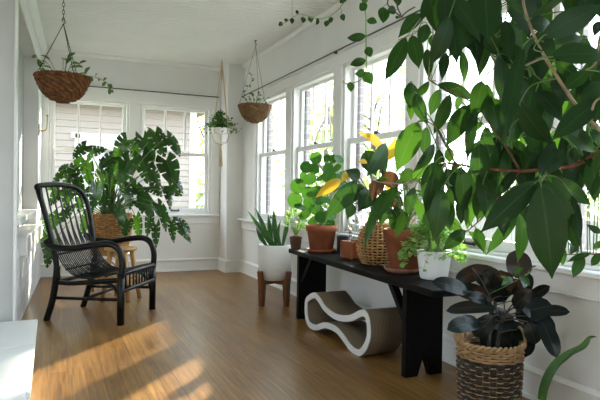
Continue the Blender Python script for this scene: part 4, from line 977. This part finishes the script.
# (base x, y, tip x, y, width, depth, shade)
fic = [(422, 14, 398, 38, 15, 1.9, 'm'), (406, 37, 384.5, 81, 18, 1.82, 'm'), (412, 35, 419, 69, 17, 1.75, 'm'), (427, 49, 429, 80, 11, 1.7, 'm'), (427, 24, 420, 45, 14, 1.72, 'm'), (433, 34, 433, 49, 9, 1.8, 'b'), (428, -6, 440, 38, 18, 1.5, 'm'), (445, -10, 444, 39, 18, 1.3, 'd'), (452, 15, 457, 63, 21, 1.3, 'd'), (484, -14, 488, 43, 31, 1.12, 'd'), (470, 21, 478, 68, 19, 1.38, 'd'), (488, 33, 497, 56, 17, 1.3, 'd'), (446, 53, 442, 81, 11, 1.5, 'd'), (462, 51, 464, 83, 12, 1.55, 'b'),
       (505, 20, 509, 62, 15, 1.3, 'd'), (524, 15, 500, -8, 8, 1.18, 'm'), (530, 19, 567, -2, 9, 1.15, 'm'), (542, 37, 604, 4, 26, 1.08, 'd'), (550, 57, 607, 58, 27, 1.08, 'd'), (552, 47, 583, 38, 19, 1.28, 'm'), (528, 22, 553, 29, 19, 1.2, 'd'), (512, 17, 527, 46, 12, 1.5, 'b'), (543, 42, 526, 63, 13, 1.16, 'd'), (524, 45, 501, 152, 18, 1.12, 'd'), (556, 62, 580, 81, 15, 1.2, 'm'), (603, 21, 594, 37, 12, 1.12, 'd'),
       (437, 85, 475, 100, 17, 1.48, 'm'), (410, 82, 410, 109, 19, 1.62, 'm'), (429, 81, 414, 97, 10, 1.62, 'm'), (415, 93, 427, 125, 14, 1.5, 'm'), (440, 89, 430, 116, 13, 1.55, 'm'), (450, 94, 433, 135, 15, 1.45, 'd'), (409, 103, 411, 121, 8, 1.65, 'b'), (418, 122, 396, 173, 25, 1.42, 'b'), (427, 127, 424, 156, 15, 1.52, 'm'), (468, 105, 446, 147, 21, 1.36, 'm'), (478, 101, 460, 134, 14, 1.42, 'm'), (475, 107, 467, 162, 12, 1.32, 'd'), (495, 100, 477, 111, 9, 1.4, 'd'), (500, 99, 485, 118, 11, 1.36, 'm'), (498, 142, 462, 153, 13, 1.33, 'd'), (462, 96, 456, 110, 10, 1.5, 'b'), (481, 122, 476, 131, 7, 1.4, 'b'), (489, 126, 499, 146, 12, 1.34, 'm'),
       (517, 77, 525, 105, 19, 1.16, 'd'), (520, 103, 551, 143, 24, 1.14, 'd'), (536, 91, 562, 123, 21, 1.16, 'd'), (600, 99, 551, 141, 24, 1.0, 'd'), (588, 71, 563, 91, 17, 1.15, 'm'), (534, 83, 554, 93, 10, 1.3, 'b'), (518, 111, 510, 149, 15, 1.3, 'm'), (562, 129, 595, 153, 20, 1.12, 'd'), (590, 129, 605, 152, 12, 1.1, 'd'), (550, 87, 573, 101, 14, 1.25, 'd'), (604, 83, 579, 101, 16, 1.2, 'd'),
       (428, 182, 438, 237, 25, 1.3, 'd'), (461, 167, 463, 214, 20, 1.28, 'd'), (479, 172, 487, 222, 25, 1.28, 'm'), (482, 170, 500, 189, 12, 1.42, 'b'), (412, 169, 398, 184, 12, 1.6, 'b'), (428, 162, 411, 181, 12, 1.55, 'b'), (449, 147, 450, 163, 10, 1.5, 'b'), (434, 144, 412, 173, 12, 1.48, 'd'), (439, 149, 438, 176, 11, 1.5, 'd'), (415, 187, 407, 216, 14, 1.45, 'm'), (398, 186, 374, 223, 12, 1.5, 'm'), (449, 187, 446, 224, 13, 1.36, 'm'), (471, 201, 467, 230, 11, 1.45, 'b'), (415, 199, 431, 229, 13, 1.55, 'b'), (440, 213, 463, 232, 13, 1.52, 'b'), (465, 230, 442, 251, 14, 1.5, 'm'), (468, 231, 486, 255, 11, 1.52, 'b'), (476, 228, 484, 253, 12, 1.5, 'm'), (519, 213, 486, 255, 14, 1.4, 'm'), (406, 211, 396, 238, 11, 1.5, 'm'),
       (537, 181, 480, 233, 26, 1.1, 'd'), (541, 184, 552, 279, 41, 1.08, 'd'), (545, 179, 579, 252, 21, 1.1, 'm'), (551, 177, 591, 205, 18, 1.14, 'm'), (540, 176, 555, 141, 19, 1.1, 'd'), (545, 173, 564, 149, 17, 1.1, 'd'), (560, 178, 547, 154, 17, 1.16, 'd'), (574, 147, 571, 175, 13, 1.24, 'd'), (516, 170, 495, 199, 11, 1.26, 'd'), (516, 157, 517, 173, 11, 1.4, 'b'), (534, 160, 528, 168, 9, 1.4, 'b'), (495, 137, 501, 162, 15, 1.38, 'd'), (604, 149, 595, 175, 12, 1.2, 'm'), (600, 173, 591, 197, 7, 1.22, 'd'), (584, 149, 590, 169, 9, 1.24, 'd'), (534, 139, 531, 161, 12, 1.3, 'd'), (519, 213, 517, 263, 17, 1.3, 'b'), (572, 195, 580, 249, 10, 1.12, 'd'),
       (560, 243, 563, 266, 10, 1.68, 'b'), (575, 240, 570, 255, 10, 1.66, 'm'), (591, 253, 567, 262, 9, 1.64, 'm'), (584, 256, 573, 278, 12, 1.64, 'm'), (602, 253, 591, 266, 9, 1.62, 'm'), (601, 233, 586, 224, 7, 1.62, 'm'), (562, 221, 569, 213, 8, 1.6, 'b'), (603, 241, 593, 249, 7, 1.62, 'b')]
LM = {'m': M['l_fic'], 'd': M['l_ficd'], 'b': M['l_ficb']}
rest = {'m': MB(), 'd': MB(), 'b': MB()}
def ficleaf(a_, b_, w, kind, own):
    q = MB() if own else rest[kind]
    leaf(q, a_, b_, w, toward(a_, (.1, -.1, .35), .4), prof_acu, arch=random.uniform(.03, .12), fold=random.uniform(.1, .3), n=14, curl=random.uniform(0, .2), wave=.04)
    s_ = min(Bp, key=lambda p_: (p_-a_).length); d = (s_-a_).length
    if d > .012:
        dirn = (b_-a_).normalized()
        q.tube(crom([s_, s_.lerp(a_, .55)-dirn*min(.02, d*.3), a_, a_+dirn*.012], 4), .0013 if d < .12 else .0018, 5, cap=False, mi=1 if own else 1)
    if own: q.build('leaf', [LM[kind], M['stemg']], t)
big = sorted(range(len(fic)), key=lambda i: -math.hypot(fic[i][2]-fic[i][0], fic[i][3]-fic[i][1])*fic[i][4])[:96]
for i, (x0, y0, x1, y1, w, D, k) in enumerate(fic):
    a_ = at(x0, y0, D); b_ = at(x1, y1, D+random.uniform(-.05, .05)); ficleaf(a_, b_, w*D/FPX*.95, k, i in big)
def inside(x, y):      # where the crown thins out
    return not ((x < 470 and y > 195) or (x < 440 and 108 < y < 160) or (x < 430 and y < 60) or (x > 560 and y > 165) or (y > 205) or (425 < x < 478 and 35 < y < 150))
k = 0
while k < 150:
    x = random.uniform(425, 612); y = random.uniform(-25, 225)
    if not inside(x, y): continue
    k += 1; D = random.uniform(1.25, 1.7); a_ = at(x, y, D); Lf = random.uniform(.08, .15); d = (V((random.uniform(-.6, .6), random.uniform(-.4, .4), -1))).normalized()
    ficleaf(a_, a_+d*Lf, Lf*random.uniform(.34, .45), random.choice('mmmddb'), False)
for k, q in rest.items():
    if q.f: tag(q.build('foliage', [LM[k], M['stemg']], t), kind='stuff')

# ---------------------------------------------------------------- trailing vine hung above the frame
vc = at(402, -72, 2.1); vc.z = max(vc.z, 2.05)
t = thing('trailing_vine', vc, 'thin vine of small heart-shaped leaves trailing down before the windows and along the ceiling', 'vine')
MB().lathe(vc, [(.06, 0), (.075, .004), (.1, .13), (.098, .135), (.09, .135), (.088, .1)], 30).build('pot', M['ceramic2'], t)
MB().lathe(vc, [(.001, .12), (.09, .118), (.088, .1)], 20, caps=False).build('soil', M['soil'], t)
top = V((vc.x, vc.y, ZC))
for k in range(3):
    a = k*2*PI/3; MB().tube([vc+V((.1*math.cos(a), .1*math.sin(a), .13)), top-V((0, 0, .01))], .0016, 5).build('cord', M['wire'], t)
MB().lathe(top, [(.016, 0), (.014, -.008), (.003, -.014)], 12).build('hook', M['brass'], t)
crown = vc+V((0, 0, .13)); hk = at(287, 13, 4.35)
vines = [([(388, -30, 2.15), (367, 0, 2.2), (366, 20, 2.2), (366, 45, 2.2), (366, 70, 2.2), (360, 80, 2.22), (348, 84, 2.22), (343, 81, 2.24)], 'stemp', [(366, 12, 353, 39, 0), (366, 20, 373, 22, 0)]),
         ([(372, -25, 2.2), (346, 0, 2.5), (338, 10, 2.7), (328, 17, 3.0), (318, 19, 3.3), (308, 16, 3.7), (300, 14, 4.0), (292, 18, 4.2), (286, 22, 4.3), (278, 25, 4.35)], 'stemp', []),
         ([(400, -30, 2.1), (388, 0, 2.1), (391, 8, 2.1), (399, 15, 2.12), (403, 17, 2.12)], 'stemp', []), ([(410, -35, 2.1), (398, -10, 2.1), (397, 5, 2.1), (401, 15, 2.1)], 'stemp', []), ([(402, 16, 2.12), (408, 11, 2.12), (415, 7, 2.12)], 'stemp', [])]
vl = [(366, 36, 347, 38, 8, 2.2, 'm'), (366, 10, 360, 3, 8, 2.2, 'm'), (367, 20, 377, 23, 7, 2.2, 'm'), (383, 7, 383, 23, 11, 2.15, 'm'), (396, 10, 387, 11, 8, 2.1, 'm'), (367, 47, 371, 57, 8, 2.2, 'm'), (366, 60, 350, 65, 8, 2.2, 'm'), (365, 72, 355, 74, 8, 2.2, 'b'), (365, 72, 372, 84, 10, 2.2, 'b'), (350, 82, 351, 92, 7, 2.22, 'b'), (396, -3, 398, 6, 8, 2.1, 'm'), (362, 2, 369, -4, 7, 2.2, 'm'), (345, 2, 341, -4, 9, 2.4, 'm'), (372, -2, 374, -9, 8, 2.2, 'm'),
      (342, 14, 344, 21, 5, 2.65, 'm'), (329, 20, 326, 27, 6, 3.0, 'm'), (331, 17, 331, 23, 4, 2.95, 'm'), (318, 18, 316, 25, 4, 3.3, 'm'), (303, 17, 303, 23, 5, 3.9, 'm'), (309, 17, 310, 22, 3, 3.7, 'm'), (313, 18, 311, 23, 3, 3.5, 'm'), (292, 18, 292, 24, 4, 4.2, 'd'), (282, 22, 279, 26, 4, 4.35, 'd'), (298, 14, 296, 10, 3, 4.0, 'd'), (288, 21, 284, 19, 3, 4.3, 'm'), (401, 17, 396, 19, 6, 2.12, 'm')]
st = MB(); VP_ = []
for pts, mt, _x in vines:
    P = crom([at(*p_) for p_ in pts], 6); VP_ += P
    st_ = MB(); st_.tube(P if pts[0][0] in (402,) else crom([crown, crown.lerp(P[0], .6)+V((0, 0, .04))]+P[:1], 4)[:-1]+P, .0028, 5); st_.build('stem', M['twig'] if pts[0][0] in (400, 410, 402) else M['stemp'], t)
fo = {'m': MB(), 'b': MB(), 'd': MB()}
for x0, y0, x1, y1, w, D, k in vl:
    a_ = at(x0, y0, D); b_ = at(x1, y1, D-.02); leaf(fo[k], a_, b_, w*D/FPX*1.1, toward(a_, (0, 0, .2), .4), prof_ell, arch=.08, fold=.2, n=8)
    s_ = min(VP_, key=lambda p_: (p_-a_).length); fo[k].tube([s_, a_], .0012, 4, cap=False, mi=1)
for k, q in fo.items(): tag(q.build('foliage', [LM[k], M['stemg']], t))
hp_ = V((hk.x, hk.y, 0)); q = MB(); e_ = VP_[len(VP_)-1]
cv = crom([at(*p_) for p_ in vines[1][0]], 6); a_ = min(cv, key=lambda p_: abs(p_.z-2.70)+abs((p_-at(292, 18, 4.2)).length))
q.tube(crom([V((a_.x, a_.y, ZC)), V((a_.x, a_.y, a_.z+.02)), V((a_.x+.006, a_.y, a_.z-.006)), V((a_.x-.008, a_.y, a_.z))], 5), .002, 5); q.build('hook', M['brass'], t)

# ---------------------------------------------------------------- strap-leaved plant below the frame
sb = V((.90, .80, 0))
t = thing('strap_leaf_plant', sb, 'single long arching green strap leaf rising in front of the woven basket', 'potted plant')
pot(t, sb, .1, .075, .18, 'terra', rim=.01)
q = MB(); P = crom([sb+V((0, 0, .16)), at(541, 430, 1.1), at(542, 400, 1.08), at(547, 380, 1.06), at(556, 365, 1.05), at(569, 355, 1.03), at(583, 347, 1.0), at(590, 338, .99), at(597, 337, .98)], 5)
n0 = len(q.v); m_ = len(P)
for i, p_ in enumerate(P):
    v = i/(m_-1); tn = (P[min(i+1, m_-1)]-P[max(i-1, 0)]).normalized(); nr = (EYE-p_).normalized()*.75+V((0, 0, .5)); nr = (nr-tn*nr.dot(tn)).normalized(); sd = tn.cross(nr)
    w = .0085*min(1, .5+1.6*v)*(1 if v < .55 else max(.04, 1-((v-.55)/.45)**1.6))
    for j in (-2, -1, 0, 1, 2): q.v.append(p_+sd*(w*j/2)+nr*(w*.35*abs(j/2)))
for i in range(m_-1):
    for j in range(4): a_ = n0+i*5+j; q.face((a_, a_+1, a_+6, a_+5), [(j/4, i/m_), ((j+1)/4, i/m_), ((j+1)/4, (i+1)/m_), (j/4, (i+1)/m_)])
q.build('leaf', M['l_ficd'], t)
q = MB(); a_ = sb+V((-.02, .02, .16)); leaf(q, a_, at(514, 393.5, 1.12), .03, (0, -1, .5), prof_lance, arch=.1, n=12); q.build('leaf', M['l_ficb'], t)
# ---------------------------------------------------------------- outside
struct('ground_lawn', MB().box(-20, 45, -25, 45, -.75, -.6), M['grass'])
struct('ground_path', MB().box(3.6, 5.0, -20, 20, -.6, -.585), M['pave'])
# neighbour's house beyond the end windows
HY = 10.4; HX0, HX1 = -5.5, 2.38
t = thing('neighbor_house', (-1.5, HY+1, -.6), 'neighboring house with pale pinkish clapboards and white trim beyond the end windows', 'house')
q = MB(); prof = []; z = -.6
while z < 2.52: prof += [(HY-.016, z), (HY, z+.112)]; z += .115
prof += [(HY, 2.6), (HY+.12, 2.6), (HY+.12, -.6)]
q.prism(prof, lambda u, w, d: (d, u, w), HX0, HX1); q.box(HX0, HX0+.1, HY+.1, HY+5, -.6, 2.6); q.box(HX1-.1, HX1, HY+.1, HY+5, -.6, 2.6)
q.build('siding', M['siding'], t)
MB().box(HX1-.02, HX1+.1, HY-.03, HY+.12, -.6, 2.6).build('corner_board', M['trim'], t)
MB().box(HX0-.3, HX1+.3, HY-.35, HY+5.3, 2.56, 2.66).build('soffit', M['soffit'], t)
q = MB(); q.prism([(HY-.45, 2.62), (HY+2.5, 3.7), (HY+5.4, 2.62), (HY+5.4, 2.7), (HY+2.5, 3.8), (HY-.45, 2.7)][::-1], lambda u, w, d: (d, u, w), HX0-.4, HX1+.4); q.build('roof', M['fence'], t)
q = MB()
for x0 in (.36, ):
    for a, b_, z0, z1 in ((x0, x0+.09, .5, 2.05), (x0+.9, x0+.99, .5, 2.05), (x0-.06, x0+1.05, 1.97, 2.06), (x0-.06, x0+1.05, .43, .5), (x0+.09, x0+.9, 1.24, 1.29)): q.box(a, b_, HY-.05, HY+.02, z0, z1)
fr_ = q.build('window_frame', M['trim'], t)
MB().box(.45, 1.26, HY-.02, HY-.012, .5, 2.05).build('pane', M['pave'], fr_)
# trees
def tree(x, y, h, cr, cz, n, size, mat, label, grp, tr=.12):
    t = thing('garden_tree', (x, y, -.6), label, 'tree', grp)
    q = MB(); P = crom([V((x, y, -.6)), V((x+.1, y+.05, h*.3)), V((x-.1, y-.05, h*.65)), V((x, y, h))], 5); q.tube(P, [tr*(1-.8*i/len(P)) for i in range(len(P))], 8); q.build('trunk', M['bark'], t)
    q = MB()
    for k in range(7):
        a = random.uniform(0, 2*PI); s_ = P[random.randint(len(P)//3, len(P)-2)]; e = V((x+cr*.8*math.cos(a), y+cr*.8*math.sin(a), cz+random.uniform(-.2, .8)*cr)); q.tube([s_, s_.lerp(e, .5)+V((0, 0, .2)), e], [tr*.35, tr*.2, tr*.08], 6)
    q.build('limb', M['bark'], t)
    f_ = MB()
    for k in range(n):
        d = rnd(1)
        while d.length > 1: d = rnd(1)
        d = d.normalized()*d.length**.6
        p_ = V((x+d.x*cr, y+d.y*cr, cz+d.z*cr*.95)); s_ = size*random.uniform(.6, 1.3)
        leaf(f_, p_, p_+(rnd(1)+V((0, 0, -.3))).normalized()*s_, s_*.6, rnd(1), n=2, m=1, fold=.1)
    f_.build('foliage', M[mat], t)
tree(4.5, 15.9, 4.6, 1.75, 3.0, 1100, .17, 'l_treeb', 'yellowing tree seen past the corner of the neighboring house', None)
tree(3.65, 12.8, 2.6, .95, .6, 500, .16, 'l_tree', 'low green tree at the foot of the neighboring house', None)
TR = [(8.7, 14.2, 5, 2.0, 3.2), (10.2, 19.6, 6, 2.6, 3.6), (10.5, 9.0, 3.0, 1.6, 1.1), (12.5, 12.3, 3.2, 1.6, 1.4), (14.5, 7.5, 6, 2.8, 3.4), (10.2, 5.0, 3.4, 1.6, 1.8), (14, 1.0, 6, 2.6, 3.2), (6.2, 12.2, 3.2, 1.2, 1.5), (17, 22, 7, 3, 4)]
LB = ['tall tree beyond the brick-edged window nearest the corner', 'tree rising behind the far garden', 'low bushy tree outside the third window from the corner', 'low tree under the open sky', 'wide tree outside the window behind the leafy branches', 'bushy tree near the path', 'tall tree beyond the branches', 'slender bush close outside the corner window', 'tallest tree standing behind the others']
for (x, y, h, cr, cz), lb in zip(TR, LB): tree(x, y, h, cr, cz, 900, .17, 'l_tree', lb, 'garden trees')
t = thing('garden_fence', (8.2, 6, -.6), 'weathered wooden garden fence seen through the lower panes', 'fence')
for k in range(7):
    y = -8+k*3.2; MB().box(8.15, 8.25, y-.05, y+.05, -.6, .75).build('post', M['fence'], t)
q = MB(); [q.box(8.13, 8.15, -8+k*.17, -8+k*.17+.15, -.55, .68) for k in range(112)]; q.build('slats', M['fence'], t)

# ---------------------------------------------------------------- daylight
w = bpy.data.worlds.new('sky'); S.world = w; w.use_nodes = True; nt = w.node_tree; bg = nt.nodes['Background']
tc = N(nt, 'ShaderNodeTexCoord'); sp = N(nt, 'ShaderNodeSeparateXYZ'); nt.links.new(tc.outputs['Generated'], sp.inputs[0])
cr = N(nt, 'ShaderNodeValToRGB'); cr.color_ramp.elements[0].position = .5; cr.color_ramp.elements[0].color = (.9, .95, 1, 1); cr.color_ramp.elements[1].position = .8; cr.color_ramp.elements[1].color = (.72, .86, 1, 1)
ma = N(nt, 'ShaderNodeMapRange'); ma.inputs['From Min'].default_value = -1; nt.links.new(sp.outputs['Z'], ma.inputs['Value']); nt.links.new(ma.outputs[0], cr.inputs['Fac'])
nt.links.new(cr.outputs['Color'], bg.inputs['Color']); bg.inputs['Strength'].default_value = SKY
az, el = math.radians(41.5), math.radians(19.3)
sd = bpy.data.lights.new('sun', 'SUN'); so = bpy.data.objects.new('sun', sd); COL.objects.link(so); sd.energy = SUN; sd.angle = math.radians(1.2); sd.color = (1, .86, .64)
d = V((math.sin(az)*math.cos(el), math.cos(az)*math.cos(el), math.sin(el))); so.rotation_euler = d.to_track_quat('Z', 'Y').to_euler(); so.location = d*20
# sky portals in the window openings help the renderer find the daylight
def portal(loc, rx, sx, sy):
    l = bpy.data.lights.new('daylight', 'AREA'); l.shape = 'RECTANGLE'; l.size = sx; l.size_y = sy; l.cycles.is_portal = True
    o = bpy.data.objects.new('daylight', l); COL.objects.link(o); o.location = loc; o.rotation_euler = rx
for c_ in WIN_R: portal((XO+.01, c_, 1.47), (0, PI/2, 0), 1.5, .95)
for c_ in (CL, CR): portal((c_, YB+.15, 1.48), (-PI/2, 0, 0), .95, 1.5)
for a_, b_ in FRONT_FILL: portal(((a_+b_)/2, YF-.16, 1.55), (PI/2, 0, 0), b_-a_, 1.3)
for a_, b_ in ALCOVE_FILL: portal((XD-.22, (a_+b_)/2, 1.6), (0, -PI/2, 0), 1.4, b_-a_)
vs = S.view_settings; vs.view_transform = 'Standard'; vs.look = 'None'; vs.gamma = 1; vs.use_curve_mapping = False; vs.exposure = EXPO
S.cycles.max_bounces = 10; S.cycles.transparent_max_bounces = 24; S.cycles.diffuse_bounces = 5; S.cycles.sample_clamp_indirect = 6
S.cycles.use_denoising = True
